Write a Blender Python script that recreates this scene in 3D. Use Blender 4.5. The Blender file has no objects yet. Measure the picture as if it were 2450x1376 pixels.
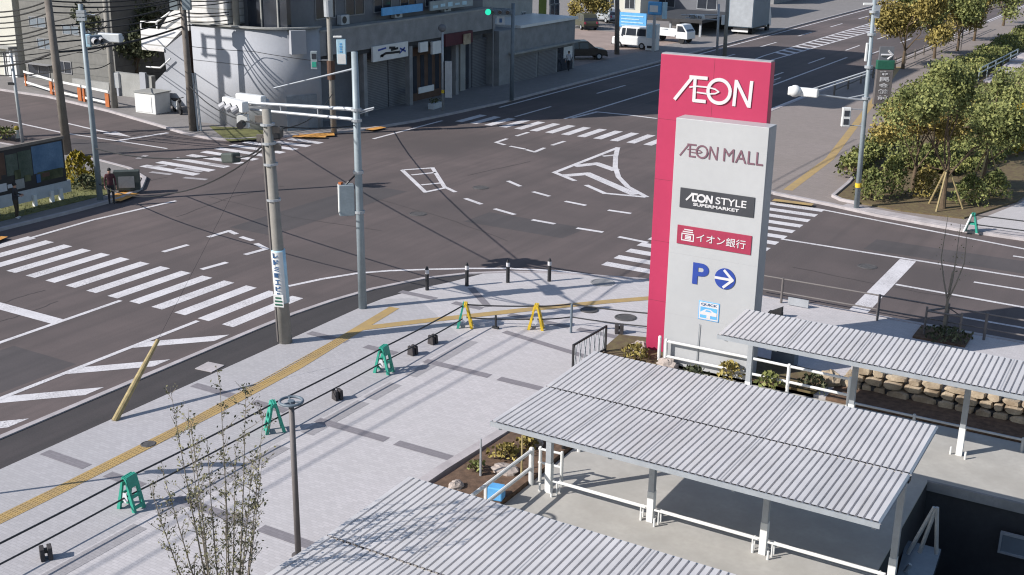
import bpy, bmesh, math, random
from mathutils import Vector, Matrix
random.seed(7)
PI = math.pi
sc = bpy.context.scene
COL = sc.collection

# ------------------------------------------------------------------ camera
CAM_H = 15.0
FPX = 2852.1                                   # focal length in pixels of a 2450 pixel wide frame
PITCH, ROLL, YAW = math.radians(18.1757), math.radians(.8644), math.radians(30.2835)
_h = Vector((-math.sin(YAW), math.cos(YAW), 0)); _r = Vector((math.cos(YAW), math.sin(YAW), 0))
_f = _h * math.cos(PITCH) + Vector((0, 0, -math.sin(PITCH)))
_d = -(_h * math.sin(PITCH) + Vector((0, 0, math.cos(PITCH))))
_R = _r * math.cos(ROLL) - _d * math.sin(ROLL); _D = _r * math.sin(ROLL) + _d * math.cos(ROLL)
CAM = Vector((0, 0, CAM_H))
cd = bpy.data.cameras.new('camera'); cam = bpy.data.objects.new('camera', cd); COL.objects.link(cam)
cd.sensor_width = 36; cd.lens = 36 * FPX / 2450; cd.clip_start = .3; cd.clip_end = 900
m3 = Matrix((_R, -_D, -_f)).transposed()
cam.matrix_world = Matrix.Translation(CAM) @ m3.to_4x4()
sc.camera = cam

# ------------------------------------------------------------------ light
SUN_EL, SUN_HEAD = math.radians(33), math.radians(50)        # light travels towards +X +Y
w = bpy.data.worlds.new('World'); sc.world = w; w.use_nodes = True
nt = w.node_tree; bg = nt.nodes['Background']
sky = nt.nodes.new('ShaderNodeTexSky'); sky.sky_type = 'NISHITA'; sky.sun_disc = False
sky.sun_elevation = SUN_EL
sky.sun_rotation = math.atan2(-math.cos(SUN_HEAD), -math.sin(SUN_HEAD))
sky.air_density = 1.0; sky.dust_density = .6
nt.links.new(sky.outputs[0], bg.inputs[0]); bg.inputs[1].default_value = .098
ld = bpy.data.lights.new('sun', 'SUN'); ld.energy = 4.3; ld.angle = math.radians(.4); ld.color = (1, .955, .9)
sun = bpy.data.objects.new('sun', ld); COL.objects.link(sun)
sdir = Vector((math.cos(SUN_HEAD) * math.cos(SUN_EL), math.sin(SUN_HEAD) * math.cos(SUN_EL), -math.sin(SUN_EL)))
sun.rotation_euler = sdir.to_track_quat('-Z', 'Y').to_euler()
sc.view_settings.view_transform = 'Standard'; sc.view_settings.look = 'None'
sc.view_settings.gamma = 1; sc.view_settings.exposure = .68
sc.cycles.max_bounces = 5; sc.cycles.diffuse_bounces = 3; sc.cycles.use_denoising = True; sc.cycles.filter_width = 1.15

# ------------------------------------------------------------------ survey helpers (photo pixel -> point in the place)
def ray(px, py):
    return _f + _R * ((px - 1225) / FPX) + _D * ((py - 688) / FPX)
def G(px, py, z=0.0):
    d = ray(px, py); return CAM + d * ((z - CAM_H) / d.z)
def onX(px, py, X):
    d = ray(px, py); return CAM + d * (X / d.x)
def onY(px, py, Y):
    d = ray(px, py); return CAM + d * (Y / d.y)
def proj(p):
    q = Vector(p) - CAM; z = q.dot(_f); return (1225 + FPX * q.dot(_R) / z, 688 + FPX * q.dot(_D) / z)
def zat(X, Y, py):
    lo, hi = -5, 40
    for _ in range(40):
        m = (lo + hi) / 2
        if proj((X, Y, m))[1] > py: lo = m
        else: hi = m
    return lo
def g2(px, py, z=0.0):
    p = G(px, py, z); return (p.x, p.y)

# ------------------------------------------------------------------ materials
def _mix(nt, fac, a, b):
    n = nt.nodes.new('ShaderNodeMix'); n.data_type = 'RGBA'
    for s, v in ((n.inputs[0], fac), (n.inputs[6], a), (n.inputs[7], b)):
        if hasattr(v, 'is_output'): nt.links.new(v, s)
        elif isinstance(v, (int, float)): s.default_value = v
        else: s.default_value = (*v[:3], 1)
    return n.outputs[2]
def _noise(nt, vec, scale, detail=4, rough=.55):
    n = nt.nodes.new('ShaderNodeTexNoise'); n.inputs['Scale'].default_value = scale
    n.inputs['Detail'].default_value = detail; n.inputs['Roughness'].default_value = rough
    nt.links.new(vec, n.inputs['Vector']); return n.outputs[0]
def _ramp(nt, x, a, b, va=0, vb=1):
    n = nt.nodes.new('ShaderNodeMapRange'); n.inputs[1].default_value = a; n.inputs[2].default_value = b
    n.inputs[3].default_value = va; n.inputs[4].default_value = vb
    nt.links.new(x, n.inputs[0]); return n.outputs[0]
def _new(name, rough, metal=0, spec=.35):
    m = bpy.data.materials.new(name); m.use_nodes = True; nt = m.node_tree; b = nt.nodes['Principled BSDF']
    b.inputs['Roughness'].default_value = rough; b.inputs['Metallic'].default_value = metal
    b.inputs['Specular IOR Level'].default_value = spec
    tc = nt.nodes.new('ShaderNodeTexCoord'); return m, nt, b, tc.outputs['Object']
def _bump(nt, b, h, strength, dist=.02):
    n = nt.nodes.new('ShaderNodeBump'); n.inputs['Strength'].default_value = strength; n.inputs['Distance'].default_value = dist
    nt.links.new(h, n.inputs['Height']); nt.links.new(n.outputs[0], b.inputs['Normal'])
def sc3(c, k): return tuple(min(1, x * k) for x in c)
def mat(name, c, rough=.7, var=.14, scale=3.0, metal=0, bump=0, c2=None, spec=.35):
    m, nt, b, v = _new(name, rough, metal, spec)
    n1 = _noise(nt, v, scale); n2 = _noise(nt, v, scale * 9, 3)
    col = _mix(nt, _ramp(nt, n1, .3, .7), sc3(c, 1 - var), c2 or sc3(c, 1 + var))
    col = _mix(nt, _ramp(nt, n2, .35, .75, 0, .5), col, sc3(c, 1 - var * 1.2))
    nt.links.new(col, b.inputs['Base Color'])
    if bump: _bump(nt, b, n2, bump)
    return m
def mat_asphalt(name, c, patch=.2):
    m, nt, b, v = _new(name, .88, 0, .25)
    big = _noise(nt, v, .09, 3); mid = _noise(nt, v, .8, 5, .65); fine = _noise(nt, v, 22, 3, .8)
    st = nt.nodes.new('ShaderNodeMapping'); st.inputs['Scale'].default_value = (1.6, .05, 1); nt.links.new(v, st.inputs[0])
    track = _noise(nt, st.outputs[0], 1.0, 2)
    col = _mix(nt, _ramp(nt, big, .35, .65), sc3(c, 1 - patch), sc3((c[0] * 1.08, c[1], c[2] * .98), 1 + patch))
    col = _mix(nt, _ramp(nt, mid, .35, .75, 0, .45), col, sc3(c, .72))
    col = _mix(nt, _ramp(nt, track, .42, .66, 0, .5), col, sc3(c, .68))
    spot = _noise(nt, v, .42, 2, .4); col = _mix(nt, _ramp(nt, spot, .6, .74, 0, .42), col, sc3(c, .62))
    col = _mix(nt, _ramp(nt, fine, .4, .8, 0, .4), col, sc3(c, 1.75))
    nt.links.new(col, b.inputs['Base Color']); _bump(nt, b, fine, .25, .01); return m
def mat_paver(name, c, bw=.3, bh=.15, joint=.62, rot=0.0):
    m, nt, b, v = _new(name, .82, 0, .3)
    mp = nt.nodes.new('ShaderNodeMapping'); mp.inputs['Rotation'].default_value = (0, 0, rot); nt.links.new(v, mp.inputs[0])
    br = nt.nodes.new('ShaderNodeTexBrick'); nt.links.new(mp.outputs[0], br.inputs[0])
    br.inputs['Scale'].default_value = 1; br.inputs['Brick Width'].default_value = bw; br.inputs['Row Height'].default_value = bh
    br.inputs['Mortar Size'].default_value = .007; br.inputs['Color1'].default_value = (*sc3(c, .93), 1)
    br.inputs['Color2'].default_value = (*sc3(c, 1.07), 1); br.inputs['Mortar'].default_value = (*sc3(c, joint), 1)
    n = _noise(nt, v, .25, 4); n2 = _noise(nt, v, 3, 5, .7)
    col = _mix(nt, _ramp(nt, n, .35, .7, 0, .35), br.outputs[0], sc3((c[0] * .98, c[1], c[2] * .96), .8))
    col = _mix(nt, _ramp(nt, n2, .5, .8, 0, .2), col, sc3(c, .74))
    nt.links.new(col, b.inputs['Base Color']); _bump(nt, b, br.outputs[1], .3, -.006); return m
def mat_leaf(name, c, c2, dark=.62):
    m, nt, b, v = _new(name, .7, 0, .25)
    g = nt.nodes.new('ShaderNodeNewGeometry'); n = _noise(nt, v, 1.1, 3)
    col = _mix(nt, g.outputs['Random Per Island'], c, c2)
    col = _mix(nt, _ramp(nt, n, .38, .62), sc3(c, dark), col)
    nt.links.new(col, b.inputs['Base Color'])
    try: b.inputs['Subsurface Weight'].default_value = 0
    except KeyError: pass
    return m
def mat_emit(name, c, s):
    m, nt, b, v = _new(name, .4); b.inputs['Base Color'].default_value = (*c, 1)
    n = _noise(nt, v, 30, 1)
    nt.links.new(_mix(nt, n, sc3(c, .9), c), b.inputs['Emission Color']); b.inputs['Emission Strength'].default_value = s; return m
def mat_stripes(name, c, cj, period, width, axis='x', rough=.5, metal=0):
    m, nt, b, v = _new(name, rough, metal)
    sp = nt.nodes.new('ShaderNodeSeparateXYZ'); nt.links.new(v, sp.inputs[0])
    md = nt.nodes.new('ShaderNodeMath'); md.operation = 'PINGPONG'; md.inputs[1].default_value = period / 2
    nt.links.new(sp.outputs['XYZ'.index(axis.upper())], md.inputs[0])
    n = _noise(nt, v, 2.5, 4)
    base = _mix(nt, _ramp(nt, n, .3, .7), sc3(c, .86), sc3(c, 1.1))
    col = _mix(nt, _ramp(nt, md.outputs[0], width * .5, width * .5 + .012), cj, base)
    nt.links.new(col, b.inputs['Base Color']); return m

def mat_paint(name, c, wear):
    m, nt, b, v = _new(name, .78, 0, .3); n = _noise(nt, v, 1.3, 4); f = _noise(nt, v, 14, 4, .75)
    col = _mix(nt, _ramp(nt, n, .35, .7), sc3(c, 1.05), sc3(c, .86))
    z = _noise(nt, v, .5, 3); k = nt.nodes.new('ShaderNodeMath'); k.operation = 'MULTIPLY'; nt.links.new(_ramp(nt, z, .38, .66, .25, 1), k.inputs[0]); nt.links.new(_ramp(nt, f, .44, .66, 0, wear), k.inputs[1])
    col = _mix(nt, k.outputs[0], col, (.1, .088, .088))
    nt.links.new(col, b.inputs['Base Color']); return m
def mat_roof(name, c):
    m, nt, b, v = _new(name, .5, .1, .4); n = _noise(nt, v, .7, 4, .6); f = _noise(nt, v, 9, 4, .7)
    mp = nt.nodes.new('ShaderNodeMapping'); mp.inputs['Scale'].default_value = (3.2, .25, 1); nt.links.new(v, mp.inputs[0]); st = _noise(nt, mp.outputs[0], 1.0, 3)
    col = _mix(nt, _ramp(nt, n, .3, .7), sc3(c, .9), sc3(c, 1.06)); col = _mix(nt, _ramp(nt, st, .5, .75, 0, .35), col, sc3((c[0] * 1.02, c[1] * .98, c[2] * .9), .72)); col = _mix(nt, _ramp(nt, f, .55, .8, 0, .3), col, sc3(c, .75))
    nt.links.new(col, b.inputs['Base Color']); nt.links.new(_ramp(nt, n, .3, .7, .38, .62), b.inputs['Roughness']); return m
M = dict(
 asphalt=mat_asphalt('asphalt_road', (.096, .081, .080), .28),
 asphalt_new=mat_asphalt('asphalt_verge', (.05, .047, .049), .1),
 asphalt_patch=mat_asphalt('asphalt_patch', (.072, .066, .068), .12),
 paver_left=mat_paver('pavement_paver', (.365, .35, .362), .2, .1, .84),
 seam=mat('road_seam_tar', (.045, .04, .04), .8, .2, 3),
 paint=mat_paint('road_paint', (.57, .55, .565), .75),
 paint_worn=mat_paint('road_paint_worn', (.34, .32, .33), .6),
 paver=mat_paver('plaza_paver', (.435, .412, .42), .2, .1, .82),
 paver_dark=mat_paver('paving_band_stone', (.2, .185, .2), .2, .1, .8),
 paver_mid=mat_paver('paving_strip_stone', (.29, .275, .285), .2, .1, .8),
 promen=mat_paver('promenade_paver', (.235, .2, .185), .3, .15, .75),
 lot=mat('parking_lot_surface', (.27, .21, .185), .9, .18, .4),
 walk=mat_paver('far_sidewalk_paver', (.2, .185, .18), .4, .4, .8),
 tactile=mat('tactile_yellow', (.42, .3, .15), .7, .28, 2, c2=(.4, .27, .1)),
 tactile_far=mat('tactile_orange', (.55, .27, .07), .7, .2, 4),
 kerb=mat('kerb_concrete', (.36, .33, .335), .85, .18, 2, bump=.2),
 concrete=mat('slab_concrete', (.36, .345, .32), .85, .13, .8, bump=.1, c2=(.4, .385, .36)),
 conc_mid=mat('grey_concrete', (.22, .22, .225), .85, .2, 1.2, bump=.2),
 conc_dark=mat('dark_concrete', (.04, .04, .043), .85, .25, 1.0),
 ground=mat('ground_soil', (.17, .15, .14), .95, .2, .2),
 soil=mat('soil_and_wall_shade', (.12, .075, .05), .95, .4, 5, bump=.6),
 mulch=mat('bark_mulch', (.16, .105, .068), .95, .4, 4, bump=.6, c2=(.15, .125, .055)),
 lawn=mat('lawn_soil', (.12, .12, .045), .95, .4, 2.0, bump=.4),
 steel=mat('galvanised_steel', (.36, .38, .405), .5, .12, 2, .35),
 steel_teal=mat('painted_steel_blue_grey', (.235, .275, .3), .5, .16, 1.5, .1),
 polec=mat('concrete_pole', (.23, .218, .198), .85, .16, 1.5, bump=.15),
 pole_dark=mat('weathered_pole', (.15, .13, .115), .85, .25, 1.5, bump=.15),
 pole_brown=mat('brown_painted_steel', (.125, .112, .11), .55, .15, 2),
 roofm=mat_roof('galvalume_roof', (.53, .51, .508)),
 white=mat('white_painted_metal', (.6, .6, .59), .5, .08, 2),
 whitewall=mat('white_plaster_wall', (.29, .3, .33), .85, .08, .5, c2=(.31, .32, .35)),
 cream=mat('cream_plaster_wall', (.47, .46, .41), .85, .07, .6),
 greywall=mat('grey_concrete_wall', (.27, .27, .26), .9, .18, .8, bump=.15),
 darkwall=mat('dark_grey_wall', (.13, .135, .15), .8, .15, .6),
 brownwall=mat('brown_wood_front', (.09, .05, .035), .7, .25, 2),
 red=mat('crimson_sign_face', (.345, .026, .077), .45, .07, .5, c2=(.365, .028, .082)),
 signw=mat('white_sign_face', (.355, .36, .37), .45, .06, .45, c2=(.37, .375, .385)),
 signside=mat('sign_side_metal', (.3, .3, .315), .5, .1, 1),
 letter=mat('white_letter_acrylic', (.5, .49, .5), .4, .03, 2),
 ltr_grey=mat('mauve_letter', (.15, .075, .1), .5, .1, 2),
 picture_blue=mat('faded_blue_print', (.07, .15, .27), .6, .3, 1.2, c2=(.12, .2, .3)), picture_green=mat('faded_green_print', (.05, .085, .06), .6, .4, 1.5, c2=(.1, .12, .1)),
 ltr_red=mat('red_letter', (.45, .05, .1), .5, .1, 2),
 panel_dk=mat('charcoal_panel', (.04, .042, .05), .5, .1, 2),
 panel_red=mat('crimson_panel', (.27, .026, .06), .5, .08, 2),
 blue=mat('signal_blue', (.02, .048, .25), .5, .1, 3),
 navy=mat('navy_ink', (.04, .1, .22), .5, .15, 3),
 sky_blue=mat('sky_blue_sign', (.1, .33, .62), .5, .15, 3),
 pale_blue=mat('pale_blue_sign', (.35, .52, .62), .5, .15, 3),
 rubber=mat('grey_black_rubber', (.045, .04, .042), .8, .25, 8), slate=mat('slate_blue_steel', (.12, .15, .18), .5, .15, 3),
 cab=mat('dark_grey_green_cabinet', (.05, .06, .056), .6, .2, 2), dimw=mat('weathered_white_steel', (.4, .42, .44), .5, .12, 3),
 black=mat('black_rubber', (.018, .018, .02), .75, .2, 8),
 blackm=mat('black_painted_steel', (.025, .025, .028), .5, .2, 4),
 green=mat('green_plastic', (.03, .28, .2), .45, .14, 6),
 green_dk=mat('dark_green_plastic', (.02, .1, .065), .5, .14, 6),
 yellow=mat('yellow_plastic', (.62, .42, .03), .45, .1, 5),
 guard=mat('bamboo_guard', (.3, .235, .115), .7, .25, 7),
 glass=mat('dark_glass', (.03, .035, .045), .12, .2, 1, 0, 0, None, .6),
 glass_lt=mat('pale_glass', (.16, .19, .22), .2, .2, 1, 0, 0, None, .6),
 shutter=mat_stripes('grey_roller_shutter', (.15, .155, .17), (.07, .07, .08), .12, .03, 'z'),
 siding=mat_stripes('white_siding', (.55, .54, .53), (.3, .29, .27), .45, .06, 'z'),
 tilewall=mat_stripes('grey_panel_wall', (.15, .147, .138), (.09, .09, .086), .9, .03, 'z', .85),
 stone=mat('beige_field_stone', (.33, .245, .165), .9, .4, 2.2, bump=.6, c2=(.45, .37, .27)),
 maroon=mat('maroon_awning', (.075, .02, .028), .8, .2, 2),
 rock=mat('pale_rock', (.34, .29, .26), .9, .25, 3, bump=.5),
 bark=mat('tree_bark', (.11, .078, .05), .9, .3, 6, bump=.6),
 bark_lt=mat('sapling_bark', (.19, .165, .135), .9, .25, 8),
 skin=mat('skin', (.38, .21, .15), .6, .05, 4),
 cloth_dk=mat('dark_cloth', (.03, .03, .035), .9, .2, 8),
 cloth_br=mat('brown_trousers', (.06, .045, .03), .9, .25, 8),
 cloth_red=mat('burgundy_cloth', (.07, .025, .03), .9, .25, 8),
 cloth_wh=mat('white_cloth', (.5, .5, .52), .9, .1, 8),
 hair=mat('black_hair', (.012, .01, .01), .6, .2, 12),
 manhole=mat('cast_iron', (.08, .075, .075), .7, .3, 9),
 orange=mat('orange_plastic', (.36, .11, .035), .5, .12, 5),
 olive=mat('olive_wall', (.14, .16, .03), .85, .15, 1),
 carw=mat('white_car_paint', (.6, .61, .61), .35, .04, 1, 0, 0, None, .5),
 card=mat('dark_car_paint', (.05, .04, .035), .3, .1, 1, .2, 0, None, .5),
 caro=mat('olive_car_paint', (.08, .08, .055), .3, .1, 1, .2, 0, None, .5),
 truckb=mat('blue_grey_truck_box', (.12, .17, .22), .5, .08, .7),
 leaf_a=mat_leaf('tree_leaves', (.15, .175, .058), (.3, .3, .105)),
 leaf_b=mat_leaf('autumn_leaves', (.25, .2, .06), (.4, .32, .1)),
 leaf_dk=mat_leaf('dark_leaves', (.06, .072, .036), (.15, .15, .085)),
 leaf_y=mat_leaf('yellow_shrub_leaves', (.26, .2, .02), (.4, .3, .03), .5),
 leaf_g=mat_leaf('hedge_leaves', (.15, .18, .055), (.29, .28, .095), .5),
 leaf_s=mat_leaf('sapling_leaves', (.1, .1, .055), (.32, .3, .17), .7),
 grass=mat_leaf('grass_blades', (.13, .14, .04), (.22, .2, .07), .6),
 lamp_g=mat_emit('green_signal_lens', (.02, .6, .36), .75),
)

# ------------------------------------------------------------------ mesh builder
class MB:
    def __init__(s): s.v = []; s.f = []
    def add(s, vs, fs):
        o = len(s.v); s.v += [tuple(p) for p in vs]; s.f += [tuple(i + o for i in f) for f in fs]; return s
    def poly(s, pts): return s.add(pts, [tuple(range(len(pts)))])
    def box(s, x0, x1, y0, y1, z0, z1):
        return s.add([(x0, y0, z0), (x1, y0, z0), (x1, y1, z0), (x0, y1, z0), (x0, y0, z1), (x1, y0, z1), (x1, y1, z1), (x0, y1, z1)],
                     [(0, 3, 2, 1), (4, 5, 6, 7), (0, 1, 5, 4), (1, 2, 6, 5), (2, 3, 7, 6), (3, 0, 4, 7)])
    def obox(s, c, d, rz=0, u=None):
        """box of size d centred at c; u = direction of its length (x axis)"""
        c = Vector(c)
        if u is None: ux, uy, uz = Vector((math.cos(rz), math.sin(rz), 0)), Vector((-math.sin(rz), math.cos(rz), 0)), Vector((0, 0, 1))
        else:
            ux = Vector(u).normalized(); t = Vector((0, 0, 1)) if abs(ux.z) < .95 else Vector((0, 1, 0))
            uy = t.cross(ux).normalized(); uz = ux.cross(uy)
        P = [c + ux * (d[0] * a / 2) + uy * (d[1] * b / 2) + uz * (d[2] * e / 2) for e in (-1, 1) for a, b in ((-1, -1), (1, -1), (1, 1), (-1, 1))]
        return s.add(P, [(0, 3, 2, 1), (4, 5, 6, 7), (0, 1, 5, 4), (1, 2, 6, 5), (2, 3, 7, 6), (3, 0, 4, 7)])
    def prism(s, poly, z0, z1):
        n = len(poly); A = sum(poly[i][0] * poly[(i + 1) % n][1] - poly[(i + 1) % n][0] * poly[i][1] for i in range(n))
        if A < 0: poly = poly[::-1]
        vs = [(p[0], p[1], z0) for p in poly] + [(p[0], p[1], z1) for p in poly]
        fs = [tuple(range(n))[::-1], tuple(range(n, 2 * n))] + [(i, (i + 1) % n, n + (i + 1) % n, n + i) for i in range(n)]
        return s.add(vs, fs)
    def extr(s, pts, vec):
        """extrude a 3-D outline along vec"""
        n = len(pts); v = Vector(vec); P = [Vector(p) for p in pts]
        return s.add(P + [p + v for p in P], [tuple(range(n)), tuple(range(n, 2 * n))[::-1]] + [(i, n + i, n + (i + 1) % n, (i + 1) % n) for i in range(n)])
    def tube(s, pts, r, n=8, caps=True):
        P = [Vector(p) for p in pts]; k = len(P); rs = r if isinstance(r, (list, tuple)) else [r] * k
        vs = []; prev = None
        for i in range(k):
            d = (P[min(i + 1, k - 1)] - P[max(i - 1, 0)]).normalized()
            t = prev if prev is not None else (Vector((1, 0, 0)) if abs(d.x) < .8 else Vector((0, 1, 0)))
            a = (t - d * t.dot(d)).normalized(); b = d.cross(a); prev = a
            vs += [P[i] + (a * math.cos(2 * PI * j / n) + b * math.sin(2 * PI * j / n)) * rs[i] for j in range(n)]
        fs = [(i * n + j, i * n + (j + 1) % n, (i + 1) * n + (j + 1) % n, (i + 1) * n + j) for i in range(k - 1) for j in range(n)]
        if caps: fs += [tuple(range(n))[::-1], tuple(range((k - 1) * n, k * n))]
        return s.add(vs, fs)
    def cyl(s, a, b, r0, r1=None, n=12): return s.tube([a, b], [r0, r0 if r1 is None else r1], n)
    def sph(s, c, r, n=10, m=6):
        rx, ry, rz = r if isinstance(r, (list, tuple)) else (r, r, r)
        vs = [(c[0], c[1], c[2] - rz)]
        for i in range(1, m):
            t = PI * i / m - PI / 2
            vs += [(c[0] + rx * math.cos(t) * math.cos(2 * PI * j / n), c[1] + ry * math.cos(t) * math.sin(2 * PI * j / n), c[2] + rz * math.sin(t)) for j in range(n)]
        vs.append((c[0], c[1], c[2] + rz)); L = len(vs) - 1
        fs = [(0, 1 + (j + 1) % n, 1 + j) for j in range(n)] + [(L, L - n + j, L - n + (j + 1) % n) for j in range(n)]
        fs += [(1 + i * n + j, 1 + i * n + (j + 1) % n, 1 + (i + 1) * n + (j + 1) % n, 1 + (i + 1) * n + j) for i in range(m - 2) for j in range(n)]
        return s.add(vs, fs)
    def torus(s, c, R, r, n=24, m=8, axis=(0, 0, 1)):
        ax = Vector(axis).normalized(); a = ax.orthogonal().normalized(); b = ax.cross(a); c = Vector(c); vs = []
        for i in range(n):
            d = a * math.cos(2 * PI * i / n) + b * math.sin(2 * PI * i / n)
            vs += [c + d * (R + r * math.cos(2 * PI * j / m)) + ax * (r * math.sin(2 * PI * j / m)) for j in range(m)]
        return s.add(vs, [(i * m + j, ((i + 1) % n) * m + j, ((i + 1) % n) * m + (j + 1) % m, i * m + (j + 1) % m) for i in range(n) for j in range(m)])
    def line(s, pts, wd, z):
        """flat painted ribbon"""
        P = [Vector((p[0], p[1])) for p in pts]; L = []; R = []
        for i, p in enumerate(P):
            d1 = (P[i] - P[i - 1]).normalized() if i else None; d2 = (P[i + 1] - P[i]).normalized() if i < len(P) - 1 else None
            d = ((d1 or d2) + (d2 or d1)); d.normalize(); nn = Vector((-d.y, d.x)); k = 1.0
            if d1 and d2: k = 1 / max(.5, nn.dot(Vector((-d1.y, d1.x))))
            L.append(p + nn * wd / 2 * k); R.append(p - nn * wd / 2 * k)
        vs = [(q.x, q.y, z) for q in L] + [(q.x, q.y, z) for q in R]; n = len(P)
        return s.add(vs, [(n + i, n + i + 1, i + 1, i) for i in range(n - 1)])
    def strip(s, pts, wd, z0, z1):
        """kerb-like bar along a path"""
        P = [Vector((p[0], p[1])) for p in pts]; L = []; R = []
        for i, p in enumerate(P):
            d = (P[min(i + 1, len(P) - 1)] - P[max(i - 1, 0)]).normalized(); nn = Vector((-d.y, d.x)); L.append(p + nn * wd / 2); R.append(p - nn * wd / 2)
        return s.prism([(q.x, q.y) for q in L] + [(q.x, q.y) for q in R[::-1]], z0, z1)
    def leaf(s, c, size, asp=.6):
        a = Vector((random.gauss(0, 1), random.gauss(0, 1), random.gauss(0, .7))); a.normalize(); b = a.orthogonal().normalized()
        b = Matrix.Rotation(random.uniform(0, 2 * PI), 3, a) @ b; e = a.cross(b); c = Vector(c)
        return s.add([c - b * size, c + e * size * asp, c + b * size, c - e * size * asp], [(0, 1, 2, 3)])
    def build(s, name, m, parent=None, smooth=False, bevel=0):
        off = Vector((0, 0, 0)); p = parent
        while p is not None: off += p.location; p = p.parent
        me = bpy.data.meshes.new(name); me.from_pydata([tuple(Vector(v) - off) for v in s.v], [], s.f)
        me.materials.append(m if not isinstance(m, str) else M[m]); me.update()
        if smooth: me.polygons.foreach_set('use_smooth', [True] * len(me.polygons))
        o = bpy.data.objects.new(name, me); COL.objects.link(o)
        if parent is not None: o.parent = parent
        if bevel:
            b = o.modifiers.new('bevel', 'BEVEL'); b.width = bevel; b.segments = 2; b.limit_method = 'ANGLE'
        return o
def tag(o, label, cat, group=None):
    o['label'] = label; o['category'] = cat
    if group: o['group'] = group
    return o
def thing(name, label, cat, loc=(0, 0, 0), group=None):
    o = bpy.data.objects.new(name, None); COL.objects.link(o); o.location = loc; o.empty_display_size = .2
    return tag(o, label, cat, group)
def struct(o, kind='structure'): o['kind'] = kind; return o
def dup(root, loc, rz=0, label=None, scale=1):
    def cp(o, parent):
        c = o.copy(); COL.objects.link(c); c.parent = parent
        for ch in list(o.children): cp(ch, c)
        return c
    r = cp(root, None); r.location = loc; r.rotation_euler = (0, 0, rz); r.scale = (scale,) * 3
    if label: r['label'] = label
    return r
def text(s, o, u, v, height, width, m, parent, name='lettering', depth=.02, bold=0.0, spacing=1.0):
    """lettering standing on a plane: o = lower left corner, u = along the line, v = up"""
    cu = bpy.data.curves.new(name, 'FONT'); cu.body = s; cu.size = 1; cu.offset = bold; cu.extrude = .5; cu.space_character = spacing
    ob = bpy.data.objects.new(name, cu); COL.objects.link(ob)
    dg = bpy.context.evaluated_depsgraph_get(); me0 = bpy.data.meshes.new_from_object(ob.evaluated_get(dg))
    vs = [p.co.copy() for p in me0.vertices]; fs = [tuple(p.vertices) for p in me0.polygons]
    bpy.data.objects.remove(ob); bpy.data.curves.remove(cu); bpy.data.meshes.remove(me0)
    if not vs: return None
    x0 = min(p.x for p in vs); x1 = max(p.x for p in vs); y0 = min(p.y for p in vs); y1 = max(p.y for p in vs)
    u = Vector(u).normalized(); v = Vector(v).normalized(); n = u.cross(v); o = Vector(o)
    kx = width / (x1 - x0); ky = height / (y1 - y0)
    mb = MB(); mb.add([o + u * ((p.x - x0) * kx) + v * ((p.y - y0) * ky) + n * (p.z * depth) for p in vs], fs)
    return mb.build(name, m, parent)
def catenary(a, b, sag, n=14):
    a = Vector(a); b = Vector(b)
    return [a.lerp(b, i / n) - Vector((0, 0, sag * 4 * (i / n) * (1 - i / n))) for i in range(n + 1)]
# ================================================================== THE GROUND
VX0, VX1, VY0, VY1 = -4.9, 4.0, 23.6, 31.0            # the sunken stairwell beside the bicycle shelter
b = MB()
for x0, x1, y0, y1 in ((-260, VX0, -40, 320), (VX0, VX1, VY1, 320), (VX0, VX1, -40, VY0), (VX1, 160, -40, 320)):
    b.poly([(x0, y0, -.03), (x1, y0, -.03), (x1, y1, -.03), (x0, y1, -.03)])
struct(b.build('ground', 'ground'))
b = MB()
b.poly([(-140, -20, 0), (-20, -20, 0), (-20, 40, 0), (60, 40, 0), (60, 64, 0), (-24, 64, 0), (-24, 230, 0), (-140, 230, 0)])
struct(b.build('road', 'asphalt'))

def slab(name, poly, m, z1=.12, z0=-.02): return struct(MB().prism(poly, z0, z1).build(name, m))
def kerb(pts, wd=.2, z1=.14): return struct(MB().strip(pts, wd, -.02, z1).build('kerb', 'kerb'))
# near plaza
K1 = [(-28.15, 6), (-28.15, 30), (-28.1, 32), (-27.85, 34), (-27.4, 36), (-26.5, 38.2), (-25.4, 39.7), (-24, 40.9), (-22.6, 41.7), (-21, 42.3), (-19, 43), (-15, 43.6), (-10, 43.7), (20, 43.7)]
kerb(K1)
verge = [(-28.05, 6), (-28.05, 30), (-28.0, 32), (-27.75, 34), (-27.3, 36), (-26.4, 38.1), (-25.3, 39.6), (-24.8, 40.1), (-25.3, 38.4), (-25.9, 37.0), (-26.35, 35.2), (-26.45, 34), (-26.45, 6)]
slab('verge', verge, 'asphalt_new', .1)
plaza = [(-26.45, 6), (-26.45, 34), (-26.35, 35.2), (-25.9, 37.0), (-25.3, 38.4), (-24.8, 40.1), (-24, 40.8), (-22.6, 41.6), (-21, 42.2), (-19, 42.9), (-15, 43.5), (-10, 43.6), (20, 43.6),
         (20, 35.0), (-9.0, 35.0), (-16.3, 35.0), (-16.3, 6)]
slab('plaza', plaza, 'paver')
slabp = [(-14.0, 6), (-14.0, 34.9), (20, 34.9), (20, 31.0), (VX0, 31.0), (VX0, VY0), (20, VY0), (20, 6)]
slab('bicycle_park_floor', slabp, 'concrete', .05)
slab('pavement', [(-26.44, 6), (-26.44, 34), (-26.3, 35.2), (-25.3, 36.0), (-21.3, 33.2), (-21.22, 6)], 'paver_left', .1208)
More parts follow.
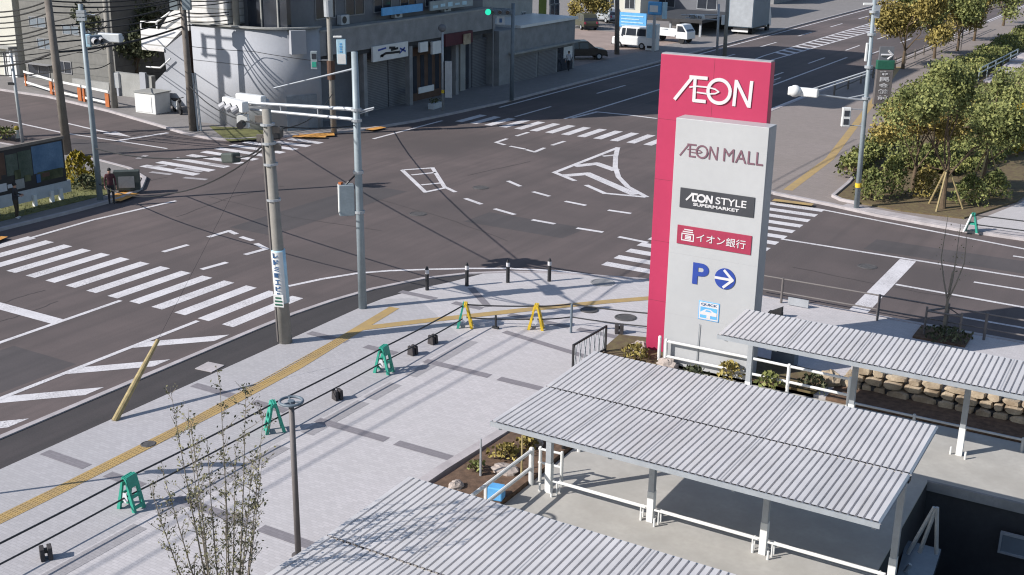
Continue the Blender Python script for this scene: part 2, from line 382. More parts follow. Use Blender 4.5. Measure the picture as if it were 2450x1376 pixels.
# paving bands, the strip beside the barriers, tactile paving
b = MB()
for y in (8.1, 13.75, 19.4, 25.1, 30.75, 36.3):
    for x0, x1 in ((-26.3, -24.6), (-23.8, -22.5), (-21.3, -18.75), (-18.4, -16.3)):
        b.line([(x0, y), (x1, y)], .34, .1255)
b.line([(-24.2, 38.2), (-22.4, 36.6)], .3, .1255); b.line([(-20.5, 34.6), (-16.9, 34.0)], .3, .1255)
struct(b.build('paving_band', 'paver_dark'))
b = MB(); 
for y0, y1 in ((6, 12.2), (12.6, 17.9), (18.6, 23.2), (24.2, 26.9), (27.2, 28.6), (29.4, 33.2)): b.line([(-20.95, y0), (-20.95, y1)], .46, .1245)
struct(b.build('paving_strip', 'paver_mid'))
b = MB()
b.line([(-24.1, 6), (-24.15, 18), (-24.3, 24), (-24.55, 28), (-25.0, 31.6), (-25.35, 34.6)], .42, .128)
b.line([(-25.0, 32.1), (-23.7, 33.8), (-20.7, 37.5), (-18.8, 39.7), (-17.0, 41.6), (-15.6, 42.2)], .42, .1295)
# blister studs
for (p, q, n) in (((-24.1, 8), (-24.2, 21.5), 90), ((-24.2, 21.5), (-25.0, 31.6), 70)):
    for i in range(n):
        t = i / n; x = p[0] + (q[0] - p[0]) * t; y = p[1] + (q[1] - p[1]) * t
        for dx in (-.14, -.045, .045, .14): b.box(x + dx - .022, x + dx + .022, y, y + .11, .1281, .134)
struct(b.build('tactile_paving', 'tactile'))
# left corner with the billboard
K2 = [(-47.2, 10), (-47.1, 34), (-47.0, 38), (-47.1, 41), (-47.9, 43), (-49.5, 44.8), (-52.0, 46), (-55, 46.5), (-110, 46.8)]
kerb(K2)
slab('corner_pavement', [(-47.25, 10), (-47.2, 34), (-47.1, 38), (-47.2, 41), (-48, 42.9), (-49.6, 44.65), (-52.1, 45.85), (-55, 46.35), (-110, 46.65), (-110, 10)], 'walk', .12)
slab('lawn', [(-48.1, 10), (-48.1, 41.0), (-49.0, 42.4), (-52, 43.8), (-56, 44.4), (-110, 44.6), (-110, 10)], 'lawn', .16)
b = MB(); b.line([g2(0, 565, .12), g2(-40, 582, .12)], .8, .124); b.line([g2(272, 480, .12), g2(318, 462, .12)], .8, .124); b.line([g2(280, 468, .12), g2(312, 455, .12)], .6, .1245)
struct(b.build('tactile_paving', 'tactile_far'))
# far left corner in front of the commercial building
K3 = [(-110, 60.6), (-76, 60.0), (-67.5, 58.3), (-60, 56.2), (-57, 55.3), (-54.6, 55.0), (-53.0, 55.5), (-51.9, 57.2), (-50.4, 59.3), (-48.4, 62.8), (-47.4, 67.5), (-46.9, 72.4), (-46.5, 78), (-46.5, 200)]
kerb(K3)
slab('far_pavement', [(x - (.1 if y > 57 else 0), y + (.1 if x < -53 else 0)) for x, y in K3] + [(-110, 200)], 'walk', .12)
b = MB(); b.line([g2(715, 323, .12), g2(800, 321, .12)], .9, .124); b.line([g2(880, 310, .12), g2(912, 303, .12)], .9, .124); b.line([g2(700, 326, .12), g2(780, 327, .12)], .5, .1245)
struct(b.build('tactile_paving', 'tactile_far'))
struct(MB().poly([(*g2(500, 302, .13), .126), (*g2(545, 338, .13), .126), (*g2(625, 332, .13), .126), (*g2(650, 308, .13), .126)]).build('grass_strip', 'lawn'))
slab('parking_lot', [(-51.2, 99), (-51.2, 128), (-95, 128), (-95, 99)], 'lot', .125)
# promenade on the right of the avenue
K4 = [(-26.9, 230), (-27.3, 130), (-28.1, 88), (-28.2, 78), (-27.6, 71), (-25.6, 66), (-22.5, 62.6), (-19.3, 60.9), (-16.0, 60.1), (-13.4, 59.3), (-9.3, 58.7), (25, 58.2)]
kerb(K4, .25)
slab('promenade', [(x + .1, y + .08) for x, y in K4] + [(25, 230)], 'promen', .12)
b = MB(); b.line([g2(1885, 455, .12), g2(1985, 380, .12), g2(2080, 255, .12), g2(2150, 160, .12)], .5, .124); b.line([g2(1850, 478, .12), g2(1945, 490, .12)], .5, .1245)
struct(b.build('tactile_paving', 'tactile'))
BED = [(-16.2, 61.4), (-16.35, 65), (-16.9, 70), (-17.8, 82), (-20.8, 92), (-21.2, 105), (-21.2, 175), (-13, 175), (-11, 105), (-9.0, 84), (-7.4, 74), (-7.9, 66), (-9.6, 60.7), (-12.6, 60.5), (-14.8, 60.9)]
slab('planting_bed', BED, 'mulch', .2, .0)
kerb([(-14.8, 60.75), (-15.8, 61.0), (-16.4, 61.6), (-16.55, 65), (-17.1, 70), (-18.0, 82), (-21.0, 92), (-21.4, 105), (-21.4, 175)], .18, .26)
kerb([(-15.4, 60.2), (-13.0, 59.7), (-9.3, 59.1), (25, 58.6)], .7, .15)
slab('driveway', [(-9.3, 59.6), (-7.7, 66), (-7.2, 74), (-8.8, 84), (25, 84), (25, 59.2)], 'paver', .128, .0)

# ------------------------------------------------------------------ painted markings
PZ = .006
_lay = [0]
def paint(name, segs, wd, m='paint'):
    b = MB(); _lay[0] += 1; k = 0
    for s in segs:
        for i in range(len(s) - 1):
            p, q = Vector(s[i]), Vector(s[i + 1]); u = (q - p).normalized() * wd * .35
            b.line([p - (u if i else u * 0), q + (u if i < len(s) - 2 else u * 0)], wd, PZ + .0006 * (_lay[0] % 4) + .0025 * (k % 3) ); k += 1
    return struct(b.build(name, m))
def paintpx(name, segs, wd, m='paint'): return paint(name, [[g2(*p) for p in s] for s in segs], wd, m)
def bars(name, xs, y0, y1, wd, horizontal=False):
    b = MB()
    for x in xs:
        if horizontal: b.poly([(y0(x) if callable(y0) else y0, x - wd / 2, PZ), (y1(x) if callable(y1) else y1, x - wd / 2, PZ), (y1(x) if callable(y1) else y1, x + wd / 2, PZ), (y0(x) if callable(y0) else y0, x + wd / 2, PZ)])
        else: b.poly([(x - wd / 2, y0, PZ), (x + wd / 2, y0, PZ), (x + wd / 2, y1, PZ), (x - wd / 2, y1, PZ)])
    return struct(b.build(name, 'paint'))
bars('crosswalk', [-29.45 - 1.195 * i for i in range(14)], 29.95, 33.85, .56)
bars('crosswalk', [-45.0 + 1.2 * i for i in range(14)], 69.3, 72.6, .6)
bars('crosswalk', [44.5 + 1.2 * i for i in range(13)], lambda y: -21.4, lambda y: -16.1 if y > 50 else -16.4, .58, True)
bars('crosswalk', [47.2 + 1.2 * i for i in range(10)], lambda y: -52.2 if y < 56 else -50.6, lambda y: -48.0, .58, True)
paint('lane_line', [[(-34.85, 6), (-34.85, 29.85)], [(-30.72, 6), (-30.72, 29.75)], [(-44.9, 32.8), (-45.1, 37.5), (-44.6, 42.3)]], .2)
b = MB(); b.line([(-44.5, 26.95), (-34.95, 26.95)], .55, PZ); struct(b.build('stop_line', 'paint'))
b = MB()
for i in range(8):
    y = 27.0 - 2.83 * i
    b.poly([(-30.62, y - .45, PZ), (-28.75, y + 1.55, PZ), (-28.75, y + 2.3, PZ), (-30.62, y + .3, PZ)])
struct(b.build('hatched_marking', 'paint'))
paintpx('corner_line', [[(690, 685), (770, 668), (850, 655), (935, 648), (1020, 645), (1120, 643), (1220, 643), (1330, 648), (1412, 658)]], .2)
paintpx('turn_guide', [[(962, 407), (1035, 402), (1065, 450), (1018, 460), (962, 407)], [(985, 419), (1043, 413)], [(1008, 443), (1058, 438)], [(1063, 447), (1090, 460)]], .24)
paintpx('turn_guide', [[(1215, 433), (1245, 446)], [(1275, 459), (1315, 470)], [(1352, 482), (1402, 492)], [(1455, 503), (1510, 511)],
    [(1113, 475), (1152, 489)], [(1183, 500), (1232, 514)], [(1273, 526), (1328, 536)], [(1380, 546), (1443, 556)], [(1480, 567), (1550, 581)]], .26)
paintpx('traffic_island_marking', [[(1480, 353), (1327, 413), (1376, 433)], [(1478, 353), (1473, 375), (1472, 400), (1480, 424), (1502, 447), (1548, 472)], [(1402, 443), (1447, 463), (1545, 472)], [(1442, 374), (1474, 371)]], .3)
paintpx('traffic_island_marking', [[(1345, 421), (1405, 416), (1520, 466)], [(1374, 398), (1428, 392), (1474, 408)]], .6)
paintpx('junction_mark', [[(390, 603), (450, 586)], [(498, 568), (548, 553), (566, 561)], [(576, 567), (605, 576)], [(612, 583), (637, 596), (586, 610)], [(482, 645), (543, 628)]], .26)
paintpx('junction_mark', [[(1213, 332), (1187, 341), (1208, 347)], [(1220, 350), (1256, 357)], [(1258, 358), (1279, 364), (1303, 354)], [(1235, 326), (1264, 317)], [(1320, 348), (1351, 338)]], .26)
paintpx('worn_marking', [[(350, 400), (400, 396)], [(420, 403), (455, 406), (480, 412)], [(440, 425), (495, 430)], [(330, 380), (350, 372)], [(360, 412), (410, 418)], [(500, 392), (540, 398)]], .35, 'paint_worn')
# the avenue
paint('lane_line', [[(-39.45, 74.6), (-39.45, 112), (-39.85, 118), (-39.85, 200)], [(-46.15, 61), (-46.15, 69.0)], [(-45.7, 76), (-45.7, 210)],
    [(-32.45, 84), (-32.5, 122)], [(-28.6, 86), (-28.0, 125), (-27.6, 210)], [(-38.2, 111), (-37.7, 130), (-37.1, 150), (-37.1, 190)]], .22)
paint('lane_line', [[(-42.75, 73.3 + 13 * i), (-42.75, 78.6 + 13 * i)] for i in range(9)] + [[(-34.3, 89 + 13 * i), (-34.3, 94.4 + 13 * i)] for i in range(8)] + [[(-31.2, 126 + 13 * i), (-31.2, 131 + 13 * i)] for i in range(5)], .2)
b = MB()
for i in range(26):
    y = 120 + 2.2 * i; xr = -37.8 + .018 * (y - 118) if y < 150 else -37.1
    b.poly([(-39.75, y + 1.2, PZ), (-39.75, y + 2.0, PZ), (xr, y + .6, PZ), (xr, y - .2, PZ)])
struct(b.build('hatched_marking', 'paint'))
paintpx('turn_guide', [[(1367, 283), (1428, 268), (1500, 275), (1572, 284)]], .3)
# cross street
paintpx('lane_line', [[(1855, 484), (1962, 501), (2450, 596), (2700, 645)], [(1869, 572), (2450, 664), (2700, 704)], [(2143, 681), (2450, 736), (2700, 781)]], .2)
paintpx('lane_line', [[(0, 285), (150, 318), (285, 338), (400, 356)], [(155, 294), (272, 321)], [(-200, 235), (0, 285)]], .2)
paint('lane_line', [[(-6.5, 55.6), (20, 55.3)]], .2)
paintpx('stop_line', [[(285, 336), (402, 318)]], .35)
b = MB(); b.line([(-10.35, 43.9), (-10.35, 52.3)], .7, PZ); struct(b.build('stop_line', 'paint'))
def arrow(x, y, dx, dy, L=5.0):
    d = Vector((dx, dy)).normalized(); n = Vector((-d.y, d.x)); o = Vector((x, y))
    P = lambda a, s: (*(o + d * a + n * s), PZ)
    b = MB(); b.poly([P(0, .09), P(0, -.09), P(L * .6, -.09), P(L * .6, .09)]); b.poly([P(L * .55, -.5), P(L, 0), P(L * .55, .5)])
    return struct(b.build('lane_arrow', 'paint'))
p = G(2290, 757); arrow(p.x, p.y, 1, 0, 5.5)
p = G(2330, 675); arrow(p.x, p.y, 1, 0, 5.5)
p = G(200, 305); arrow(p.x, p.y, 1, -.1, 5)
arrow(-36.6, 92, 0, -1, 5); arrow(-41.1, 100, 0, 1, 5); arrow(-33.4, 104, 0, -1, 5)
p = G(1660, 122)

# seams and patches in the asphalt
b = MB()
for k, (x0, x1, y0, y1) in enumerate(((-34.3, -31.2, 8, 24.5), (-44.3, -40.2, 10, 23), (-38.8, -36.2, 40, 50.5), (-30.2, -24.8, 47, 49.2), (-12.5, -2.0, 53.0, 55.0), (-62, -56, 47.5, 50.5), (-37.5, -34.8, 84, 99))):
    b.poly([(x0, y0, .0022), (x1, y0, .0022), (x1 + .15, y1, .0022), (x0 + .1, y1, .0022)])
struct(b.build('asphalt_patch', 'asphalt_patch'))
b = MB(); k = 0
for px in ([(0, 728), (60, 708), (118, 690)], [(0, 770), (60, 752), (150, 716)], [(500, 470), (700, 520), (960, 560)], [(880, 470), (1060, 520), (1250, 590)], [(420, 520), (560, 470), (700, 440)], [(1120, 420), (1300, 380)], [(1900, 640), (2200, 700), (2450, 730)], [(300, 445), (420, 420)]):
    P_ = [Vector(g2(*q)) for q in px]; pts = []
    for i in range(len(P_) - 1):
        for j in range(6): pts.append(P_[i].lerp(P_[i + 1], j / 6) + Vector((random.uniform(-.06, .06), random.uniform(-.06, .06))))
    b.line(pts, .045, .004 + .0003 * k); k += 1
struct(b.build('road_seam', 'seam'))
# manhole covers and small pads
def manhole(px, py, r, label, m='manhole', z=0.0, sq=False):
    p = G(px, py, z); b = MB()
    if sq: b.obox((p.x, p.y, z + .012), (r * 1.5, r * 1.5, .02), .1)
    else: b.cyl((p.x, p.y, z), (p.x, p.y, z + .012), r, r, 24); b.torus((p.x, p.y, z + .012), r * .86, .012, 24, 5)
    return tag(b.build('manhole_cover', m), label, 'manhole cover')
manhole(1150, 449, .45, 'dark round manhole cover in the road beside the dashed turning lines')
manhole(1000, 512, .45, 'dark round manhole cover in the road below the small white box marking')
manhole(2075, 638, .42, 'round manhole cover in the cross street left of the wide white stop line')
manhole(1497, 760, .42, 'dark round manhole cover in the plaza left of the tall red sign', z=.122)
manhole(1442, 676, .5, 'pale worn manhole cover in the kerb ramp near the right crosswalk', 'conc_mid', .122)
manhole(355, 1063, .22, 'small round metal lid on the pavement beside the yellow tactile strip', z=.124)
manhole(502, 879, .45, 'pale square concrete lid in the dark asphalt verge', 'kerb', .102, True)
manhole(1410, 742, .35, 'brown round lid on the plaza beside the yellow tactile strip', z=.13)
# ================================================================== BICYCLE SHELTERS
RZ = 3.1
def corrugated(b, x0, x1, ya, za, yb, zb, pitch=.158):
    n = int((x1 - x0) / pitch); vs = []; prof = []
    for i in range(n):
        x = x0 + i * pitch
        prof += [(x, .0), (x + .026, .0), (x + .038, .045), (x + pitch - .012, .045)]
    prof.append((x1, .0)); k = len(prof)
    vs = [(x, ya, za + h) for x, h in prof] + [(x, yb, zb + h) for x, h in prof]
    b.add(vs, [(i, i + 1, k + i + 1, k + i) for i in range(k - 1)])
    b.add([(x0, ya, za - .05), (x1, ya, za - .05), (x1, yb, zb - .05), (x0, yb, zb - .05)], [(0, 1, 2, 3)])
def shelter(label, x0, x1, yf, yg, yb_, posts, py_, zg=3.04, cat='bicycle shelter'):
    t = thing('bicycle_shelter', label, cat, (x0, py_, 0.05), 'corrugated metal bicycle shelters')
    if yg is not None:
        b = MB(); corrugated(b, x0, x1, yf, RZ, yg - .03, zg); b.build('roof_panel', 'roofm', t)
        b = MB(); corrugated(b, x0, x1, yg + .03, zg, yb_, RZ); b.build('roof_panel', 'roofm', t)
        b = MB(); b.box(x0, x1, yg - .1, yg + .1, zg - .16, zg - .052); b.build('gutter', 'blackm', t)
    else:
        b = MB(); corrugated(b, x0, x1, yf, RZ, yb_, RZ + .1); b.build('roof_panel', 'roofm', t)
    for xl in range(1, int((x1 - x0) / 1.9)):
        xs = x0 + int(xl * 1.9 / .158) * .158 + .09
        for ya, za, yb2, zb2 in (((yf, RZ, yg - .03, zg), (yg + .03, zg, yb_, RZ)) if yg is not None else ((yf, RZ, yb_, RZ + .1),)):
            b = MB(); b.add([(xs - .012, ya, za + .0465), (xs + .012, ya, za + .0465), (xs + .012, yb2, zb2 + .0465), (xs - .012, yb2, zb2 + .0465)], [(0, 1, 2, 3)]); b.build('sheet_lap', 'signside', t)
    for y, z in ((yf, RZ), (yb_, RZ if yg is not None else RZ + .1)):
        b = MB(); b.box(x0, x1, y - .035, y + .0, z - .1, z + .02) if y == yf else b.box(x0, x1, y + .002, y + .037, z - .1, z + .02); b.build('eave_trim', 'steel', t)
    for x in posts:
        b = MB(); b.box(x - .075, x + .075, py_ - .075, py_ + .075, .9, zg - .1); b.build('post', 'steel', t)
        q = MB(); q.box(x - .085, x + .085, py_ - .085, py_ + .085, .05, .9)
        for dx, dy in ((-.22, -.1), (.2, -.22)): q.cyl((x + dx, py_ + dy, .05), (x + dx, py_ + dy, .28), .03, None, 8)
        q.build('post_base', 'white', t)
        b = MB(); b.obox((x, (yf + yb_) / 2, zg - .13), (.09, abs(yb_ - yf) * .94, .1)); b.build('roof_beam', 'steel', t)
    for x in posts[:-1]:
        b = MB(); b.box(x + 1.2, x + 1.5, yf + .06, yf + .2, RZ - .16, RZ - .1); b.build('downlight', 'white', t)
    return t
SB = shelter('ribbed grey double roof shelter in the middle, in front of the tall red sign', -13.5, -4.3, 22.2, 24.85, 27.6, [-13.35, -10.42, -7.47, -4.45], 24.95)
SA = shelter('nearest ribbed grey shelter roof, cut off by the bottom of the photo', -13.5, -2.0, 13.2, 16.0, 18.8, [-13.35, -10.42, -7.47, -4.45], 16.05)
SC = shelter('narrow ribbed grey shelter roof in front of the stone wall', -11.1, 7.5, 30.75, None, 33.0, [-10.85, -7.65, -4.5, -1.3, 1.9], 33.12, 3.12)
# wheel stopper rails, one pair to a bay
for i, (xa, xb) in enumerate(((-13.2, -10.55), (-10.3, -7.6), (-7.35, -4.6))):
    t = thing('wheel_stop_rail', ['low pale twin rail in the leftmost bay under the middle shelter', 'low pale twin rail in the central bay under the middle shelter', 'low pale twin rail in the bay beside the stairwell'][i], 'rail', (xa, 25, .05), 'wheel stop rails under the shelter')
    for dy, z in ((-.06, .42), (.1, .36)):
        MB().tube([(xa, 24.95 + dy, z), (xb, 24.95 + dy, z)], .028, 8).build('rail', 'white', t)
    b = MB()
    for x in (xa + .12, xb - .12):
        for dy in (-.06, .1): b.cyl((x, 24.95 + dy, .05), (x, 24.95 + dy, .4), .022, None, 8)
    b.build('support_leg', 'white', t)
# narrow guard beside the planter
def rail_fence(name, label, pts, zs, posts, m='white', r=.035, pr=.045, zt=None, cat='railing', group=None, z0=.05):
    t = thing(name, label, cat, (*pts[0], z0), group)
    for z in zs: MB().tube([(x, y, z) for x, y in pts], r, 8).build('rail', m, t)
    for x, y in posts:
        b = MB(); b.cyl((x, y, z0), (x, y, (zt or max(zs)) + .03), pr, None, 10); b.sph((x, y, (zt or max(zs)) + .03), pr * 1.1, 8, 4); b.build('post', m, t)
    return t
rail_fence('railing', 'pale two rail fence between the rocky planter and the bicycle park', [(-13.95, 25.1), (-13.95, 21.2)], (1.05, .55), [(-13.95, 25.05), (-13.95, 21.3)], 'white', .05, .07)
rail_fence('railing', 'short white rail stub beside the corner post of the middle shelter', [(-13.9, 25.35), (-13.2, 25.4)], (1.0, .6), [(-13.85, 25.36), (-13.22, 25.4)])
rail_fence('railing', 'white two rail fence at the foot of the tall red sign', [(-14.3, 34.75), (-11.0, 34.8), (-8.15, 34.75)], (.98, .45), [(-14.6, 34.9), (-14.3, 34.75), (-10.1, 34.78), (-8.15, 34.75)], 'white', .045, .06)
rail_fence('railing', 'long low grey rail in front of the stone wall', [(-8.0, 34.3), (8, 34.3)], (.42,), [(-8.0, 34.3), (-6.05, 34.3), (-3.0, 34.3), (0, 34.3), (3, 34.3)], 'steel', .04, .05)
# sunken stairwell
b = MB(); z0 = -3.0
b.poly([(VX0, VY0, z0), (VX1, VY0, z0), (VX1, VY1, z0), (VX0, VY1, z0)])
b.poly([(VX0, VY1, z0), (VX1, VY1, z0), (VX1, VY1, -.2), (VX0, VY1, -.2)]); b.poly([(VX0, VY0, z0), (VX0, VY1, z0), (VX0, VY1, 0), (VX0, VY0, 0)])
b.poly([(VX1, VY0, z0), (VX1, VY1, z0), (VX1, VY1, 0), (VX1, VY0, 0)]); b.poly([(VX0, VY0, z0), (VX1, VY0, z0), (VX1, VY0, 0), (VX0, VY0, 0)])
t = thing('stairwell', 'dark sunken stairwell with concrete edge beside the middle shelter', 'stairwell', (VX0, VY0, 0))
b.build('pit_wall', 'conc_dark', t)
b = MB(); b.box(VX0 - .02, VX1, VY1 - .06, VY1 + .03, -.22, .054); b.build('slab_edge', 'conc_mid', t)
b = MB(); zl_ = -.9; b.extr([G(2168, 1292, zl_), G(2252, 1314, zl_), G(2225, 1400, zl_), G(2140, 1400, zl_)], (0, 0, -.2)); b.build('landing', 'glass_lt', t)
b = MB()
for i in range(8): b.box(VX0 + .15, VX0 + 1.5, VY0 + .1 + i * .4, VY0 + .5 + i * .4, -3, -1.15 - i * .2)
b.build('steps', 'conc_mid', t)
b = MB(); yq = 27.6
for pa, pc in (((2236, 1214), (2172, 1325)), ((2240, 1216), (2200, 1322)), ((2242, 1214), (2240, 1325)), ((2160, 1376), (2178, 1350))): b.tube([onY(*pa, yq), onY(*pc, yq)], .05, 8)
b.build('handrail', 'steel', t)
wA = onY(2392, 1290, 30.6)
b = MB(); x0, zc = wA.x, wA.z
for q in ((x0, x0 + 1.6, 30.5, 30.6, zc + .2, zc + .26), (x0, x0 + 1.6, 30.5, 30.6, zc - .35, zc - .29), (x0, x0 + .06, 30.5, 30.6, zc - .29, zc + .2)): b.box(*q)
b.build('window_frame', 'steel', t)
MB().box(x0 + .06, x0 + 1.6, 30.53, 30.57, zc - .29, zc + .2).build('window_pane', 'glass_lt', t)
# small guard posts under the shelter
for i, (px, py) in enumerate(((1348, 1082), (1385, 1080))):
    p = G(px, py, .05); b = MB(); b.cyl(p, (p.x, p.y, .35), .06, None, 8); b.sph((p.x, p.y, .35), .062, 8, 4)
    tag(b.build('guard_post', ['blackm', 'white'][i]), ['stubby black guard post behind the corner post of the middle shelter', 'stubby white guard post behind the corner post of the middle shelter'][i], 'guard post')

# planter with rocks between plaza and bicycle park
PL = [(-16.2, 21.0), (-16.0, 24.4), (-15.95, 27.6), (-15.4, 28.6), (-14.1, 28.6), (-14.02, 25.6), (-14.02, 21.0)]
struct(MB().prism(PL, .02, .17).build('planter_soil', 'soil'))
kerb([(-16.35, 6), (-16.35, 24.4), (-16.15, 27.8), (-15.4, 28.8), (-14.02, 28.8), (-14.02, 34.9)], .3, .2)
def boulder(name, label, c, r, m='rock', seed=1, cat='rock', group=None):
    rnd = random.Random(seed); b = MB(); b.sph(c, r, 12, 8)
    b.v = [tuple(Vector(p) + (Vector(p) - Vector(c)) * rnd.uniform(-.18, .12)) for p in b.v]
    return tag(b.build(name, m, smooth=False), label, cat, group)
p = G(1208, 1124, .2); boulder('rock', 'flat pale rock lying in the brown planter soil', (p.x, p.y, .2), (.42, .3, .12), seed=3)
p = G(1090, 1163, .2); boulder('rock', 'small pale rock at the near tip of the planter', (p.x, p.y, .2), (.2, .25, .14), seed=4)
p = G(1275, 1060, .2); boulder('rock', 'pinkish rock behind the thin stake in the planter', (p.x, p.y, .2), (.3, .3, .25), seed=5)
for i, (px, y0, y1) in enumerate(((1150, 1050, 1138), (1248, 1042, 1138))):
    p = G(px, y1, .17); z = zat(p.x, p.y, y0)
    tag(MB().cyl(p, (p.x, p.y, z), .035, .025, 8).build('stake', ['steel', 'guard'][i]), ['thin grey stake standing alone in the rocky planter', 'thin yellowish stake beside the pale fence in the planter'][i], 'stake')
def shrub(label, c, r, h, n, lm, name='shrub', cat='shrub', group=None, size=.09, stems=True, rnd=None):
    t = thing(name, label, cat, (c[0], c[1], c[2]), group); b = MB()
    for i in range(n):
        a = random.uniform(0, 2 * PI); q = math.sqrt(random.random()); hh = random.random() ** .7
        k = r * q * (1 - .55 * hh ** 2) * (1 + .25 * math.sin(a * 3 + c[0]))
        b.leaf((c[0] + k * math.cos(a), c[1] + k * math.sin(a), c[2] + .04 + h * hh * (1 - .25 * q)), size * random.uniform(.6, 1.3))
    b.build('foliage', lm, t)
    if stems:
        b = MB()
        for i in range(5):
            a = i * 1.3; b.tube([(c[0], c[1], c[2]), (c[0] + r * .5 * math.cos(a), c[1] + r * .5 * math.sin(a), c[2] + h * .75)], [.025, .01], 5)
        b.build('stem', 'bark', t)
    return t
p = G(1208, 1092, .17); shrub('low olive plant among the rocks of the planter', (p.x, p.y, .17), .45, .35, 140, 'leaf_b', size=.08)
p = G(1140, 1125, .17); shrub('tuft of dry grass at the plaza edge of the planter', (p.x, p.y, .17), .3, .3, 60, 'leaf_g', size=.07)
p = G(1262, 1075, .17); shrub('brown leafed plant behind the pale fence in the planter', (p.x, p.y, .17), .4, .45, 120, 'leaf_b', size=.08)
p = G(1178, 1190, .17)
t = thing('bucket', 'blue plastic box with a white end beside the pale planter fence', 'box', (p.x, p.y, .17))
MB().obox((p.x + .12, p.y, .36), (.4, .32, .36), .2).build('body', 'sky_blue', t, bevel=.03); MB().obox((p.x - .12, p.y - .05, .37), (.09, .34, .38), .2).build('end_cap', 'white', t, bevel=.02)

# ================================================================== STONE WALL, RAISED BED AND THE SIGN
b = MB(); rnd = random.Random(5)
MBc = MB(); MBc.box(-9.0, 8, 36.24, 36.6, .05, .3)
def block(b, x0, x1, z0, z1, y, dep):
    """one rough split stone"""
    cx, cz = (x0 + x1) / 2, (z0 + z1) / 2; hx, hz = (x1 - x0) / 2, (z1 - z0) / 2; ring = []
    for k in range(9):
        a = 2 * PI * k / 9 + rnd.uniform(-.12, .12); c, s_ = math.cos(a), math.sin(a); q = 1 / max(abs(c), abs(s_)) ** .75 * rnd.uniform(.9, 1.02); ring.append((cx + hx * c * q, cz + hz * s_ * q))
    yo = y + rnd.uniform(-.07, .06); n = 9; tx, tz = rnd.uniform(-.12, .12), rnd.uniform(-.1, .16)
    fr = [(cx + (x - cx) * .82, yo + tx * (x - cx) + tz * (z - cz), cz + (z - cz) * .82) for x, z in ring]; md = [(x, yo + .09, z) for x, z in ring]; bk = [(x, yo + dep, z) for x, z in ring]
    b.add(fr + md + bk, [tuple(range(n))] + [(k, n + k, n + (k + 1) % n, (k + 1) % n) for k in range(n)] + [(n + k, 2 * n + k, 2 * n + (k + 1) % n, n + (k + 1) % n) for k in range(n)])
for row, (za, zb) in enumerate(((.05, .33), (.31, .58), (.56, .84))):
    x = -8.9 + row * .2
    while x < 8:
        wd = rnd.uniform(.24, .62) if rnd.random() < .75 else rnd.uniform(.6, .85); tp = zb + rnd.uniform(-.1, .07) * (row == 2); block(b, x + .012, x + wd - .012, za + rnd.uniform(0, .03), tp, 36.14 + row * .07, .5); x += wd
t = thing('stone_wall', 'low beige field stone wall behind the narrow shelter', 'stone wall', (-9.4, 36.2, .05))
b.build('stones', 'stone', t); MBc.build('footing', 'conc_dark', t)
b = MB(); b.add([(-8.6, 36.6, .1), (12, 36.6, .1), (12, 41.5, .1), (-8.2, 41.5, .1), (-8.6, 36.6, .72), (12, 36.6, .72), (12, 38.6, .68), (-8.4, 38.6, .68), (12, 41.5, .13), (-8.2, 41.5, .13)],
    [(0, 1, 5, 4), (4, 5, 6, 7), (7, 6, 8, 9), (0, 4, 7, 9, 3), (1, 2, 8, 6, 5)])
struct(b.build('raised_terrace', 'paver'))
struct(MB().prism([(-8.9, 34.95), (8, 34.95), (8, 36.3), (-8.9, 36.3)], .0, .14).build('wall_shade_strip', 'soil'))  # dark soil colour stands in for the shade on the ground below the stones
struct(MB().prism([(-16.6, 34.0), (-14.1, 34.0), (-14.1, 35.0), (-9.3, 35.0), (-9.0, 36.8), (-14, 37.2), (-16.8, 36.4)], .0, .2).build('sign_bed', 'mulch'))
for i, (px, py, r, h, m, lab) in enumerate(((1520, 862, .55, .6, 'leaf_b', 'ochre bush at the left foot of the tall red sign'), (1660, 905, .45, .4, 'leaf_dk', 'dark small bush behind the white fence under the sign'),
        (1745, 905, .5, .6, 'leaf_b', 'ragged bush at the right foot of the sign behind the white fence'), (1840, 925, .5, .5, 'leaf_g', 'green low bush behind the white fence right of the sign'),
        (1945, 930, .5, .55, 'leaf_dk', 'dark bush at the left end of the stone wall'))):
    p = G(px, py, .2); shrub(lab, (p.x, p.y, .2), r, h, 130, m)
p = G(1548, 838, .2); boulder('rock', 'pink rock leaning on the red edge of the sign', (p.x - .15, p.y - .3, .32), (.32, .25, .3), seed=9)
p = G(1585, 880, .2); boulder('rock', 'grey rock at the left end of the white fence', (p.x, p.y + .3, .25), (.35, .25, .2), seed=11)
p = G(1975, 915, .2); boulder('rock', 'brown rock on the left end of the stone wall', (p.x + .1, p.y + .1, .3), (.38, .3, .32), 'stone', seed=12)
p = G(1665, 880, .2)
b = MB(); b.tube([(p.x, p.y, .2), (p.x + .02, p.y, 1.75)], [.02, .012], 6); tag(b.build('stake', 'steel'), 'thin grey stake in front of the white sign face', 'stake')

